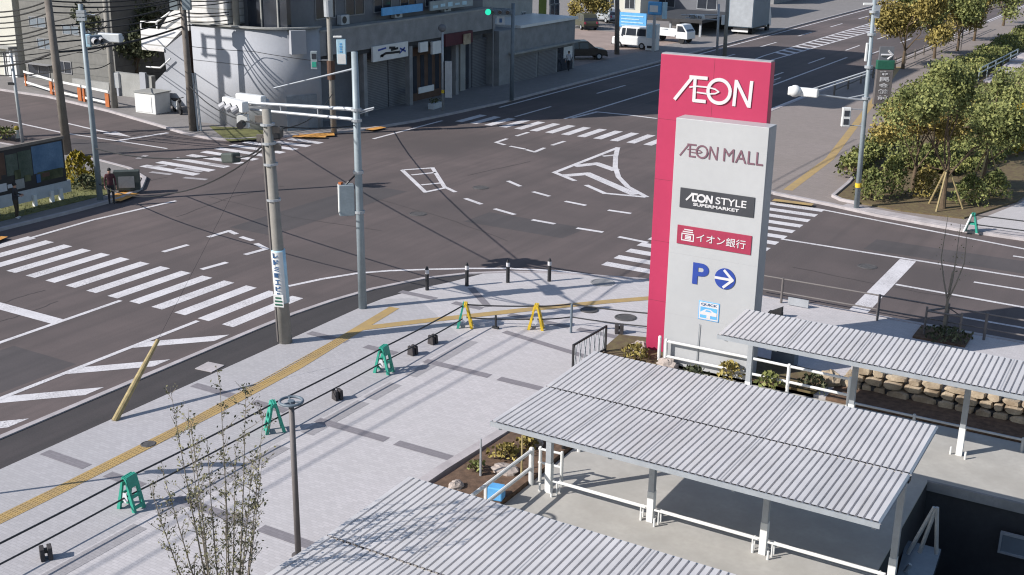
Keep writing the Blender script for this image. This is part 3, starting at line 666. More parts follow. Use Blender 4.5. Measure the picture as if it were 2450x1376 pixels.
YW, YR = 34.95, 35.65
wl = (onY(1614, 281, YW).x + onY(1590, 838, YW).x) / 2; wr = onY(1841, 302, YW).x; wt = onY(1614, 281, YW).z
rl = (onY(1577, 128, YR).x + onY(1549, 835, YR).x) / 2; rr = onY(1846, 150, YR).x; rt = onY(1577, 128, YR).z
SG = thing('pylon_sign', 'tall crimson and white pylon sign with shop lettering beside the plaza', 'pylon sign', ((wl + wr) / 2, YR, .12))
b = MB(); b.box(rl, rr, YR, YR + .36, .12, rt); b.build('red_slab', 'red', SG, bevel=.012)
b = MB(); b.box(rl + .02, rr - .02, YR + .02, YR + .34, rt, rt + .03); b.build('top_cap', 'signside', SG)
b = MB(); b.box(wl, wr, YW, YR - .004, .12, wt); b.build('white_slab', 'signw', SG, bevel=.012)
b = MB(); b.box(wr + .001, wr + .012, YW + .03, YR - .03, .15, wt - .03); b.build('side_panel', 'signside', SG)
b = MB()
for z in (1.9, 4.0, 6.1): b.box(wl + .02, wr - .02, YW - .0015, YW + .001, z, z + .006)
b.build('panel_seam', 'signside', SG); b = MB()
for z in (2.0, 4.1, 6.2, 8.2): b.box(rl + .01, wl - .02, YR - .0015, YR + .001, z, z + .008)
for x in ((rl + rr) / 2,): b.box(x - .004, x + .004, YR - .0015, YR + .001, wt + .03, rt - .01)
b.build('red_panel_seam', 'maroon', SG)
U, V, N = Vector((1, 0, 0)), Vector((0, 0, 1)), Vector((0, -1, 0))
class Plane2:
    """flat artwork standing on the sign face: (x, y) in 0..1 over a width and a height"""
    def __init__(s, x0, z0, wd, hg, y): s.x0, s.z0, s.w, s.h, s.y = x0, z0, wd, hg, y
    def p(s, x, y): return Vector((s.x0 + x * s.w, s.y, s.z0 + y * s.h))
    def stroke(s, b, pts, wd, d=.03):
        P = [s.p(*q) for q in pts]
        for i in range(len(P) - 1):
            a, c = P[i], P[i + 1]; u = (c - a).normalized(); n = Vector((-u.z, 0, u.x)) * wd / 2; e = u * wd * .3
            b.extr([a - e + n, a - e - n, c + e - n, c + e + n], (0, -d - .0004 * i, 0))
    def fill(s, b, pts, d=.012): b.extr([s.p(*q) for q in pts], (0, -d, 0))
def arc(cx, cy, rx, ry, a0, a1, n=24): return [(cx + rx * math.cos(math.radians(a0 + (a1 - a0) * i / n)), cy + ry * math.sin(math.radians(a0 + (a1 - a0) * i / n))) for i in range(n + 1)]
def aeon(pl, m, wd, parent, name, thin=.45, d=.03, swoosh=True):
    b = MB(); w_ = wd
    pl.stroke(b, [(.015, .04), (.225, .96)], w_, d)
    pl.stroke(b, [(.2, .965), (.41, .965)], w_, d + .001); pl.stroke(b, [(.262, .93), (.262, .04)], w_, d + .002); pl.stroke(b, [(.262, .045), (.405, .045)], w_, d + .003)
    pl.stroke(b, arc(.578, .5, .14, .46, 0, 360, 40), w_, d)
    pl.stroke(b, [(.775, .02), (.785, .97)], w_, d); pl.stroke(b, [(.79, .95), (.955, .05)], w_, d + .002); pl.stroke(b, [(.965, .02), (.975, .98)], w_, d)
    o = b.build(name, m, parent)
    if swoosh:
        b = MB(); pl.stroke(b, [(.2, .56), (.28, .62), (.44, .62), (.53, .57), (.575, .48), (.53, .4), (.44, .36), (.3, .38)], w_ * thin, d + .006); b.build('letter_swoosh', m, parent)
    return o
a0 = onY(1613, 238, YR); a1 = onY(1800, 250, YR); top = onY(1655, 182, YR).z
aeon(Plane2(a0.x, a0.z, a1.x - a0.x, top - a0.z, YR), 'letter', .105, SG, 'large_lettering', .42, .035)
a0 = onY(1626, 372, YW); a1 = onY(1718, 383, YW); a2 = onY(1730, 385, YW); a3 = onY(1825, 396, YW); hh = onY(1655, 345, YW).z - a0.z
aeon(Plane2(a0.x, a0.z, a1.x - a0.x, hh, YW), 'ltr_grey', .05, SG, 'lettering', .5, .014)
text('MALL', (a2.x, YW - .015, a0.z), U, V, hh, a3.x - a2.x, 'ltr_grey', SG, 'lettering', .016)
def panel(tl, br, m, name):
    a, c = onY(*tl, YW), onY(*br, YW); b = MB(); b.box(a.x, c.x, YW - .03, YW + .002, c.z, a.z); return b.build(name, m, SG, bevel=.004), a.x, c.x, c.z, a.z
_, x0, x1, z0, z1 = panel((1629, 448), (1803, 521), 'panel_dk', 'black_panel')
wd, hg = x1 - x0, z1 - z0; yp = YW - .03
aeon(Plane2(x0 + wd * .09, z0 + hg * .42, wd * .36, hg * .36, yp), 'letter', .06, SG, 'lettering', .5, .02, False)
text('STYLE', (x0 + wd * .49, yp - .01, z0 + hg * .42), U, V, hg * .36, wd * .41, 'letter', SG, 'lettering', .012, .012)
text('SUPERMARKET', (x0 + wd * .19, yp - .01, z0 + hg * .17), U, V, hg * .16, wd * .62, 'letter', SG, 'lettering', .012, .03)
_, x0, x1, z0, z1 = panel((1622, 537), (1796, 610), 'panel_red', 'red_panel')
wd, hg = x1 - x0, z1 - z0
text('イオン銀行', (x0 + wd * .27, yp - .01, z0 + hg * .26), U, V, hg * .46, wd * .66, 'letter', SG, 'lettering', .012, .004)
b = MB(); pl = Plane2(x0 + wd * .07, z0 + hg * .2, wd * .16, hg * .62, yp)
for s in ([(0, .05), (0, .62), (1, .62), (1, .05), (0, .05)], [(.08, .8), (.92, .8)], [(.2, .98), (.9, .98)], [(.3, .45), (.75, .45), (.75, .2), (.3, .2)], [(.3, .33), (.75, .33)]): pl.stroke(b, s, .035, .012)
b.build('bank_emblem', 'letter', SG)
a, c = onY(1656, 678, YW), onY(1697, 640, YW); zt = onY(1658, 627, YW).z
text('P', (a.x, YW - .012, a.z), U, V, zt - a.z, c.x - a.x, 'blue', SG, 'letter_p', .016, .03)
c = onY(1735, 667, YW); r = onY(1760, 667, YW).x - c.x
b = MB(); b.extr([(c.x + r * math.cos(t_), YW + .002, c.z + r * math.sin(t_)) for t_ in [2 * PI * i / 36 for i in range(36)]], (0, -.03, 0)); b.build('arrow_disc', 'blue', SG)
b = MB(); pl = Plane2(c.x - r, c.z - r, 2 * r, 2 * r, YW - .028); pl.stroke(b, [(.04, .5), (.86, .5)], .085, .012); pl.stroke(b, [(.46, .9), (.88, .5), (.46, .1)], .085, .014); b.build('arrow', 'letter', SG)
a, c = onY(1673, 718, YW), onY(1719.5, 772, YW); wd, hg = c.x - a.x, a.z - c.z
b = MB(); b.box(a.x, c.x, YW - .02, YW + .002, c.z, a.z); b.build('charger_sign', 'sky_blue', SG, bevel=.02)
b = MB(); b.box(a.x + .03, c.x - .03, YW - .026, YW - .018, c.z + .03, a.z - .03); b.build('sign_ground', 'letter', SG)
text('QUICK', (a.x + wd * .12, YW - .03, c.z + hg * .76), U, V, hg * .15, wd * .76, 'navy', SG, 'lettering', .015, .01)
b = MB(); pl = Plane2(a.x + wd * .1, c.z + hg * .12, wd * .8, hg * .58, YW - .026); pl.fill(b, [(0, 0), (1, 0), (1, 1), (0, 1)], .008); b.build('pictogram_ground', 'sky_blue', SG)
b = MB(); pl.y = YW - .034
pl.fill(b, [(0, .28), (.0, .5), (.12, .62), (.3, .82), (.62, .84), (.8, .66), (1, .6), (1, .28)], .006); pl.fill(b, [(.4, .0), (.62, .0), (.62, .28), (.4, .28)], .0055); b.build('pictogram_car', 'letter', SG)
b = MB(); pl.y = YW - .04; pl.fill(b, [(.28, .62), (.36, .76), (.58, .76), (.68, .62)], .004); b.build('pictogram_window', 'sky_blue', SG)

# lattice bicycle gate left of the sign, seen almost along its length
ga = G(1370, 893, .12); gb_ = G(1448, 845, .12)
t = thing('lattice_gate', 'low dark lattice panel standing on the plaza left of the sign', 'gate', (ga.x, ga.y, .12))
d = (gb_ - ga); b = MB(); h_ = zat(ga.x, ga.y, 826) - .12
for z in (.16, h_): b.obox((ga + gb_) / 2 + Vector((0, 0, z)), (d.length, .05, .06), math.atan2(d.y, d.x))
for i in (0, 1): q = ga.lerp(gb_, i); b.box(q.x - .03, q.x + .03, q.y - .03, q.y + .03, .12, h_ + .15)
b.build('frame', 'blackm', t); b = MB(); n = 14
for i in range(n):
    q = ga.lerp(gb_, (i + .5) / n); s = (-1) ** i * .07
    b.tube([(q.x, q.y, .18), (q.x + s * d.x / d.length, q.y + s * d.y / d.length, .12 + h_ * .6), (q.x, q.y, h_ + .1)], .018, 5)
b.build('lattice_bars', 'steel', t)

# ================================================================== PLAZA FURNITURE
# A-frame barriers with pipes threaded through them
BZ = .125
def barrier(label, loc, m1, m2, rz=0, emblem=True):
    t = thing('pipe_barrier', label, 'barrier', (0, 0, 0), 'A-frame pipe barriers on the plaza')
    for s, m in ((-1, m1), (1, m2)):
        b = MB()
        for y in (-.16, .16):
            b.extr([(s * .02, y - .035, .9), (s * .075, y - .035, .88), (s * .3, y - .05, .0), (s * .2, y - .05, 0)], (0, .07 if y < 0 else .08, 0))
        for z0, z1 in ((.08, .16), (.36, .44), (.62, .92)):
            xa = s * (.29 - .25 * z0); xb = s * (.29 - .25 * z1)
            b.extr([(xa - .015, -.17, z0), (xa + .015, -.17, z0), (xb + .015, -.17, z1), (xb - .015, -.17, z1)], (0, .34, 0))
        b.build('leg_frame', m, t)
    b = MB(); b.cyl((0, -.19, .86), (0, .19, .86), .06, None, 12); b.box(-.07, .07, -.1, .1, .8, .9); b.build('pipe_clamp', m2, t)
    if emblem:
        b = MB()
        for y in (-.205,): b.extr([(-.09, y, .3), (0, y, .22), (.09, y, .3), (.05, y, .5), (-.05, y, .5)], (0, .015, 0))
        b.build('emblem_plate', 'cloth_wh', t)
    t.location = (loc[0], loc[1], BZ); t.rotation_euler = (0, 0, rz); return t
barrier('green plastic pipe barrier nearest the twiggy tree', (-21.85, 18.45), 'green', 'green', .1)
barrier('green plastic pipe barrier behind the ring topped lamp post', (-21.85, 23.85), 'green', 'green', .9, False)
barrier('green plastic pipe barrier in the middle of the plaza with a star shaped plate', (-21.86, 29.2), 'green', 'green', .15)
barrier('pipe barrier with one yellow and one green side at the bend of the pipes', (-21.95, 34.25), 'green', 'yellow', .5)
barrier('all yellow pipe barrier beside the dark blue post', (-19.7, 35.5), 'yellow', 'yellow', .4)
run = [(-21.85, 8.0), (-21.85, 13.0), (-21.85, 18.45), (-21.85, 23.85), (-21.86, 29.2), (-21.95, 34.25), (-19.7, 35.5), (-18.75, 36.4), (-15.9, 37.0)]
seg = ['at the bottom left corner of the photo', 'left of the nearest green barrier', 'between the nearest green barrier and the one behind the lamp post', 'between the lamp post barrier and the middle green barrier',
       'between the middle green barrier and the yellow and green one', 'between the two yellow sided barriers', 'between the yellow barrier and the dark blue post', 'from the dark blue post to the tall red sign']
for i in range(8):
    (xa, ya), (xb, yb) = run[i], run[i + 1]
    for z, r, nm in ((.86 + BZ, .026, 'upper'), (.36 + BZ, .024, 'lower')):
        tag(MB().tube(catenary((xa, ya, z), (xb, yb, z), .03, 8), r, 6).build('barrier_pipe', 'blackm'), f'{nm} black pipe {seg[i]}', 'pipe', 'black pipes threaded through the barriers')
def weight(px, py, label, rz=0, sz=(.12, .28, .2)):
    p = G(px, py, BZ); t = thing('pipe_weight', label, 'pipe weight', (0, 0, 0), 'black rubber weights on the pipes')
    b = MB()
    for dx in (-.09, .08): b.extr([(dx - .05, -sz[1] / 2, 0), (dx - .05, sz[1] / 2, 0), (dx - .05, sz[1] / 2 * .8, sz[2] + .12), (dx - .05, -sz[1] / 2 * .8, sz[2] + .1)], (sz[0] * .85, 0, 0))
    b.build('block', 'rubber', t, bevel=.012)
    b = MB(); b.box(-.1, .1, -.05, .05, .16, .26); b.build('strap', 'blackm', t); t.location = (p.x, p.y, BZ); t.rotation_euler = (0, 0, rz)
weight(808, 955, 'black rubber weight between the lamp post and the middle green barrier', 1.2)
weight(988, 848, 'black rubber weight just right of the middle green barrier', 1.4)
weight(1036, 822, 'black rubber weight second to the right of the middle green barrier', 1.4)
weight(1480, 797, 'black rubber weight on the pipe beside the tall red sign', .5, (.16, .3, .22))
weight(112, 1336, 'black rubber weight at the bottom left corner of the photo', 1.0)
p = G(1366, 796, BZ)
tag(MB().cyl(p, (p.x, p.y, zat(p.x, p.y, 727)), .045, None, 10).build('pipe_stand', 'slate'), 'slim dark blue post beside the yellow barrier', 'post')
p = G(1186, 786, BZ)
b = MB(); b.cyl(p, (p.x, p.y, zat(p.x, p.y, 755)), .04, None, 8); b.box(p.x - .12, p.x + .12, p.y - .05, p.y + .05, BZ, BZ + .08)
tag(b.build('pipe_stand', 'blackm'), 'short black stand holding the pipe between the two yellow barriers', 'post')
# bollards at the corner
for i, (px, py) in enumerate(((1022, 694), (1117, 684), (1215, 676), (1314, 673))):
    p = G(px, py, .12)
    t = thing('bollard', ['leftmost of the four black bollards with white bands on the plaza corner', 'second from the left of the four black bollards on the plaza corner', 'third from the left of the four black bollards on the plaza corner', 'rightmost of the four black bollards on the plaza corner'][i], 'bollard', (p.x, p.y, .12), 'black bollards on the corner')
    MB().cyl(p, (p.x, p.y, .8), .075, None, 14).build('shaft', 'blackm', t); MB().cyl((p.x, p.y, .8), (p.x, p.y, .97), .079, None, 14).build('white_band', 'letter', t)
    b = MB(); b.cyl((p.x, p.y, .97), (p.x, p.y, 1.02), .078, .06, 14); b.sph((p.x, p.y, 1.05), .05, 10, 6); b.build('cap', 'blackm', t)
# lamp post with ring head
p = G(714, 1330, .12); zt = zat(p.x, p.y, 972)
t = thing('ring_lamp_post', 'slim dark grey lamp post with a flat ring head on the plaza', 'lamp post', (p.x, p.y, .12))
MB().cyl(p, (p.x, p.y, zt), .075, .065, 14).build('pole', 'pole_brown', t, True)
b = MB(); b.torus((p.x, p.y, zt + .12), .26, .035, 32, 8); b.build('ring_head', 'slate', t, True)
b = MB(); b.cyl((p.x, p.y, zt), (p.x, p.y, zt + .14), .09, .08, 14)
for k in range(3):
    a = k * 2.094 + .4; b.tube([(p.x, p.y, zt + .1), (p.x + .25 * math.cos(a), p.y + .25 * math.sin(a), zt + .12)], .022, 6)
b.build('hub', 'slate', t)
MB().cyl(p, (p.x, p.y, .16), .16, None, 16).build('base_plate', 'pole_brown', t)
# guard rail on the kerb of the cross street
pts = [(-13.9, 43.2), (-10.0, 43.2), (-6.4, 43.2), (-2.5, 43.2), (2, 43.2), (8, 43.2)]
t = thing('pipe_railing', 'dark two pipe railing along the kerb of the cross street right of the sign', 'railing', (-14, 43.2, .12))
for z in (1.1, .55): MB().tube([(-15.2, 43.2, z)] + [(x, y, z) for x, y in pts], .032, 8).build('rail', 'pole_brown', t)
for x, y in [(-13.1, 43.2), (-9.4, 43.2), (-5.6, 43.2), (-1.8, 43.2), (2, 43.2)]: MB().cyl((x, y, .12), (x, y, 1.14), .05, None, 10).build('post', 'pole_brown', t)
MB().obox((-12.4, 43.1, .3), (.8, .04, .3)).build('low_plate', 'steel', t)
p = G(1855, 757, .13); b = MB(); b.box(p.x - .25, p.x + .25, p.y - .15, p.y + .15, .12, .3); b.extr([(p.x - .2, p.y - .1, .3), (p.x + .25, p.y - .1, .3), (p.x + .25, p.y - .1, .55)], (0, .2, 0))
tag(b.build('wheel_block', 'black'), 'black wedge block on the pavement right of the sign', 'block')

p = G(1842, 905, .13); t = thing('parking_machine', 'dark parking machine with an orange brown panel behind the white fence', 'parking machine', (p.x, p.y + 1.2, .13))
MB().box(p.x - .4, p.x + .4, p.y + 1.2, p.y + 1.7, .13, 1.45).build('body', 'slate', t, bevel=.03); MB().box(p.x - .3, p.x + .3, p.y + 1.18, p.y + 1.2, .7, 1.3).build('panel', 'orange', t)
# round plate sign post left of the frame, whose shadow crosses the pavement
t = thing('round_sign_post', 'post with two round plates at the left edge of the pavement', 'sign post', (-26.3, 16.0, .12))
MB().cyl((-26.3, 16.0, .12), (-26.3, 16.0, 4.9), .045, None, 10).build('post', 'steel', t); b = MB()
b.cyl((-26.25, 15.9, 3.9), (-26.28, 15.93, 3.93), .42, None, 20); b.cyl((-26.24, 15.9, 4.8), (-26.27, 15.93, 4.83), .42, None, 20); b.build('sign_plate', 'white', t)
# ================================================================== POLES AND SIGNALS
def at_depth(base, px, py):
    """point seen at (px, py) in the upright plane through base that faces the camera"""
    d = ray(px, py); k = (Vector(base) - CAM).dot(_h) / d.dot(_h); return CAM + d * k
class Pole:
    def __init__(s, name, label, cat, bpx, tpx, r0, r1, m, z0=.12, group=None, n=14):
        s.b = G(*bpx, z0); s.t = at_depth(s.b, *tpx)
        s.o = thing(name, label, cat, tuple(s.b), group); s.r0, s.r1 = r0, r1
        MB().tube([s.b, s.b.lerp(s.t, .5), s.t], [r0, (r0 + r1) / 2, r1], n).build('shaft', m, s.o, True)
        s.bpx, s.tpx = bpx, tpx
    def at(s, py):
        lo, hi = 0, 1.3
        for _ in range(40):
            m = (lo + hi) / 2
            if proj(s.b.lerp(s.t, m))[1] > py: lo = m
            else: hi = m
        return s.b.lerp(s.t, lo)
    def off(s, px, py): return at_depth(s.b, px, py)
    def band(s, py0, py1, m, name='band', k=1.12):
        a, b_ = s.at(py0), s.at(py1); MB().cyl(a, b_, s.r0 * k, None, 14).build(name, m, s.o)
to_cam = -_h; side = _r.copy()                         # towards the viewer's side of the street, and along it

# front utility pole
U1 = Pole('utility_pole', 'grey concrete utility pole with a white and blue wrap sign at the plaza corner', 'utility pole', (684, 820), (637, 262), .23, .15, 'polec', .1, 'concrete utility poles')
b = MB(); e = -side * .24 + to_cam * .05; b.tube([U1.at(816) + e, U1.at(600) + e * .9, U1.at(330) + e * .8], .055, 6); b.build('cable_duct', 'pole_brown', U1.o)
a, c = U1.at(722), U1.at(597); MB().cyl(a, c, .25, .24, 18).build('wrap_sign', 'pale_blue', U1.o, True)
n = (to_cam * .92 - side * .2).normalized(); uu = Vector((0, 0, 1)).cross(n).normalized()
up = (c - a).normalized(); L = (c - a).length
b = MB()
for k in range(13):
    an = -1.05 + k * .16; dv = n * math.cos(an) + uu * math.sin(an); dv2 = n * math.cos(an + .16) + uu * math.sin(an + .16)
    b.poly([a + up * (L * .02) + dv * .256, a + up * (L * .02) + dv2 * .256, a + up * (L * .98) + dv2 * .246, a + up * (L * .98) + dv * .246])
b.build('wrap_face', 'white', U1.o)
for k, ch in enumerate('レドミ町工ビル'):
    text(ch, a + up * (L * (.87 - .125 * k)) + n * .262 - uu * .1, uu, up, L * .095, .2, 'navy', U1.o, 'lettering', .012, .03)
a2, c2 = U1.at(728), U1.at(699)
b = MB(); b.obox((a2 + c2) / 2 + n * .3, (.36, .03, (c2 - a2).length), math.atan2(uu.y, uu.x)); b.build('small_plate', 'white', U1.o)
b = MB()
for q, s_ in ((.75, .2), (.48, .26), (.2, .26)): b.obox(a2.lerp(c2, q) + n * .322, (s_, .02, .05), math.atan2(uu.y, uu.x))
b.build('plate_marks', 'green_dk', U1.o)
for py in (300, 345, 395, 480): U1.band(py, py - 5, 'steel', 'clamp_band', 1.05)
for py, dx in ((285, -1), (310, 1), (330, -1), (352, 1)):
    q = U1.at(py); MB().obox(q + side * dx * .24, (.3, .12, .22), math.atan2(side.y, side.x)).build('cable_bracket', 'pole_dark', U1.o)
# leaning guy wire guard
gb0 = G(274, 1008, .1); gt = onX(378, 813, -26.5)
t = thing('guy_wire', 'leaning yellow brown guy wire guard between the asphalt verge and the plaza', 'guy wire', tuple(gb0))
MB().tube([gb0, gb0.lerp(gt, .5), gt], [.1, .09, .06], 10).build('guard_tube', 'guard', t)
dv = (gt - gb0).normalized(); MB().tube([gt, U1.at(300)], .006, 4).build('stay_wire', 'blackm', t)

# signal mast in the middle
S1 = Pole('signal_pole', 'tall grey signal pole with a long mast arm and control box on the plaza corner', 'signal pole', (868, 737), (848, 124), .16, .12, 'steel_teal')
e1 = onY(596, 246, S1.b.y); e2 = onY(600, 262, S1.b.y)
b = MB(); b.tube([S1.at(262), e1], [.075, .055], 8); b.tube([S1.at(286), e2], [.065, .05], 8)
b.tube([S1.at(262).lerp(e1, .35), S1.at(286).lerp(e2, .35)], .025, 6); b.tube([S1.at(262).lerp(e1, .7), S1.at(286).lerp(e2, .7)], .025, 6); b.build('mast_arm', 'steel', S1.o)
b = MB(); b.tube([S1.at(268), S1.off(895, 258)], .04, 6); b.tube([S1.at(274), S1.off(893, 262)], .025, 6); b.build('cross_bar', 'steel', S1.o)
b = MB(); b.tube([S1.at(164), S1.off(655, 211)], [.04, .03], 6); b.build('lamp_arm', 'steel', S1.o)
for py in (262, 288, 412, 507): S1.band(py + 3, py - 3, 'steel', 'clamp_band', 1.2)
q = S1.at(480); b = MB(); bx = S1.off(829, 478); b.obox(bx, (.55, .34, 1.15), math.atan2(side.y, side.x) + .25); bo = b.build('control_box', 'steel_teal', S1.o, bevel=.02)
b = MB(); b.obox(bx - side * .29 - to_cam * .06, (.03, .3, 1.1), math.atan2(side.y, side.x) + .25); b.build('box_door', 'white', bo)
b = MB(); b.tube([bx + Vector((0, 0, .58)), S1.at(412)], .035, 6); b.tube([bx - Vector((0, 0, .6)), S1.at(507)], .035, 6); b.build('box_bracket', 'blackm', S1.o)
b = MB(); b.obox(bx - side * .2 + Vector((0, 0, .62)), (.12, .12, .08)); b.build('warning_lamp', 'orange', bo)
def signal_head(parent, c, along, face, L=1.45, name='signal_head', m='white'):
    along = Vector(along).normalized(); face = Vector(face).normalized(); c = Vector(c)
    b = MB(); b.obox(c, (L, .3, .42), 0, along); o = b.build(name, m, parent, bevel=.05)
    b = MB()
    for k in (-1, 0, 1):
        p = c + along * k * L * .31 + face * .14; b.tube([p, p + face * .24 - Vector((0, 0, .03))], [.155, .15], 12, False)
    b.build('visor', 'signside', o); b = MB()
    for k in (-1, 0, 1): p = c + along * k * L * .31 + face * .155; b.cyl(p, p + face * .02, .15, None, 12)
    b.build('lens', 'glass', o); return o
signal_head(S1.o, onY(563, 250, S1.b.y - .2), (1, -.35, 0), (-.75, -.55, -.45), 1.6)
signal_head(S1.o, onY(600, 239, S1.b.y + .2), (1, 0, .0), (.2, 1, -.2), 1.3)
b = MB(); q = onY(582, 290, S1.b.y); b.obox(q, (.42, .3, .5), .5); b.tube([q + Vector((0, 0, .2)), e2 + Vector((-.1, 0, 0))], .03, 6); h_ = b.build('camera_head', 'white', S1.o, bevel=.03)
b = MB(); b.cyl(q + Vector((.1, -.15, -.05)), q + Vector((.2, -.4, -.1)), .14, .15, 12); b.build('visor', 'blackm', h_)

# right hand signal pole
S2 = Pole('signal_pole', 'slim grey signal pole with a yellow band in the corner planting bed', 'signal pole', (2049, 497), (2093, -6), .14, .09, 'steel_teal', .15)
S2.band(448, 438, 'yellow', 'yellow_band', 1.15)
for py in (28, 82, 160, 235): S2.band(py + 3, py - 3, 'steel', 'clamp_band', 1.5)
b = MB(); b.tube([S2.at(240), S2.off(2030, 236), S2.off(1952, 226)], [.06, .05, .04], 8); b.tube([S2.at(226), S2.off(2025, 236)], .04, 6); b.tube([S2.at(170), S2.off(1940, 214)], [.05, .035], 6); b.tube([S2.at(176), S2.off(1940, 222)], .035, 6); b.build('mast_arm', 'steel', S2.o)
q = S2.off(1922, 220); signal_head(S2.o, q, (1, 0, .0), (.3, .9, -.1), 1.5)
q = S2.off(1902, 218); b = MB(); b.sph(q, (.3, .3, .3), 12, 8); b.build('rear_hood', 'white', S2.o, True)
q = S2.off(2024, 280); b = MB(); ax = math.atan2(side.y, side.x)
b.obox(q, (.42, .22, .95), ax); pf = b.build('pedestrian_signal', 'white', S2.o, bevel=.03)
for dz in (.2, -.22): MB().obox(q + to_cam * .12 + Vector((0, 0, dz)), (.26, .02, .28), ax).build('lens', 'glass', pf)
MB().tube([q + Vector((0, 0, .4)), S2.at(262)], .025, 6).build('bracket', 'steel', S2.o); MB().tube([q - Vector((0, 0, .4)), S2.at(302)], .025, 6).build('bracket', 'steel', S2.o)
q = S2.off(2073, 125); MB().obox(q, (.12, .12, .9), ax).build('small_box', 'white', S2.o, bevel=.03)
q = S2.off(2078, 10); MB().obox(q, (.5, .14, .12), ax).build('lamp_head', 'white', S2.o, bevel=.02)
b = MB(); b.obox(S2.off(2098, 28), (.25, .2, .6), ax); b.build('junction_box', 'steel', S2.o)

# left signal pole
S3 = Pole('signal_pole', 'teal grey signal pole on the grassy corner beside the billboard', 'signal pole', (240, 477), (192, 10), .15, .11, 'steel_teal')
b = MB(); b.tube([S3.at(97), S3.off(288, 88)], [.06, .04], 8); b.tube([S3.at(108), S3.off(270, 100)], [.05, .035], 8); b.build('mast_arm', 'steel', S3.o)
signal_head(S3.o, S3.off(264, 90), (1, .2, 0), (-.3, 1, -.1), 1.25, 'signal_head', 'dimw'); signal_head(S3.o, S3.off(236, 94), (.2, 1, 0), (1, -.2, -.1), 1.1, 'signal_head', 'slate')
MB().obox(S3.off(212, 97), (.22, .2, .62), ax).build('small_box', 'pale_blue', S3.o, bevel=.03)
for py in (28, 36, 46): MB().obox(S3.at(py), (.4, .3, .14), ax).build('cable_bracket', 'steel', S3.o)
MB().tube([S3.at(33), S3.off(228, 36)], .03, 6).build('cable_arm', 'steel', S3.o)

# utility poles on the left
P1 = Pole('utility_pole', 'tall dark utility pole rising behind the left billboard', 'utility pole', (162, 368), (112, -20), .26, .2, 'pole_dark', .14, 'concrete utility poles')
P4 = Pole('utility_pole', 'pale concrete pole with a white box beside the orange barrier', 'utility pole', (275, 258), (249, -20), .24, .17, 'polec', .12, 'concrete utility poles')
MB().obox(P4.off(280, 192), (.35, .3, 1.1), ax).build('meter_box', 'white', P4.o, bevel=.03)
P5 = Pole('utility_pole', 'utility pole with conduits standing before the white curved wall', 'utility pole', (462, 313), (434, -25), .24, .18, 'pole_dark', .12, 'concrete utility poles')
b = MB()
for dx in (.32, .52): b.tube([P5.b + side * dx, P5.at(175) + side * dx * .8], .07, 8)
b.build('conduit', 'steel', P5.o); b = MB()
for px in (417, 447): b.obox(P5.off(px, 8), (.5, .45, .8), ax)
b.build('transformer', 'steel_teal', P5.o)
P3 = Pole('street_pole', 'thin grey pole at the left edge beside the cream house', 'pole', (55, 345), (25, 122), .1, .09, 'steel', .14)
b = MB(); b.obox(P3.off(28, 200), (.4, .2, .15), ax); b.build('lamp_box', 'blackm', P3.o)
P6 = Pole('utility_pole', 'utility pole with a brown wrap in front of the rounded shop corner', 'utility pole', (799, 317), (784, -15), .2, .14, 'polec', .12, 'concrete utility poles')
P6.band(190, 145, 'brownwall', 'brown_wrap', 1.3); P6.band(40, 0, 'steel', 'cable_sleeve', 1.5)
q = P6.off(817, 124); b = MB(); b.obox(q, (.62, .12, 1.65), ax); sg = b.build('round_cornered_sign', 'pale_blue', P6.o, bevel=.12)
MB().obox(q + to_cam * .07 - Vector((0, 0, .45)), (.54, .02, .62), ax).build('sign_panel', 'white', sg)
b = MB()
for k in range(4): b.obox(q + to_cam * .068 + Vector((0, 0, .02 + .16 * k)) - side * .03, (.16 - .03 * (k % 2), .02, .1), ax)
b.build('blue_marks', 'sky_blue', sg)
MB().obox(P6.off(808, 88), (.55, .25, .12), ax).build('lamp_head', 'white', P6.o, bevel=.03)
MB().tube([P6.at(92), P6.off(808, 86)], .03, 6).build('lamp_bracket', 'steel', P6.o)
q = P6.off(752, 144); b = MB(); b.obox(q, (.42, .25, 1.15), ax); pf = b.build('pedestrian_signal', 'steel_teal', P6.o, bevel=.03)
MB().obox(q + to_cam * .13 + Vector((0, 0, .26)), (.28, .02, .34), ax).build('lens', 'glass', pf); MB().obox(q + to_cam * .13 - Vector((0, 0, .26)), (.28, .02, .34), ax).build('green_lens', 'green', pf)
MB().tube([q, P6.at(144)], .03, 6).build('bracket', 'steel', P6.o)
P7 = Pole('street_pole', 'slim pole with a round box and yellow band in front of the shops', 'pole', (1060, 264), (1058, 62), .09, .08, 'steel', .12)
b = MB(); b.sph(P7.at(67), (.3, .3, .28), 12, 8); b.build('round_box', 'darkwall', P7.o, True); P7.band(223, 215, 'yellow', 'yellow_band', 1.3)
MB().obox(P7.off(1073, 190), (.5, .3, 2.6), ax).build('back_plate', 'steel', P7.o)
P8 = Pole('utility_pole', 'dark utility pole in front of the blue roadside board', 'utility pole', (1476, 130), (1477, -20), .26, .2, 'pole_dark', .12, 'concrete utility poles')
P9 = Pole('signal_pole', 'thin pole with small cross arms just above the left corner of the sign', 'signal pole', (1715, 138), (1720, 10), .13, .1, 'steel', .12)
b = MB(); b.tube([P9.at(36), P9.off(1630, 36)], [.07, .05], 6); b.tube([P9.at(48), P9.off(1640, 42)], [.05, .04], 6); b.build('mast_arm', 'steel', P9.o); signal_head(P9.o, P9.off(1668, 40), (1, 0, 0), (-.3, -1, 0), 1.5)
P10 = Pole('utility_pole', 'pale pole rising behind the middle of the red sign top', 'utility pole', (1733, 140), (1742, -15), .2, .16, 'polec', .12, 'concrete utility poles')
MB().obox(P10.off(1730, 48), (.3, .3, .9), ax).build('small_box', 'white', P10.o, bevel=.03)
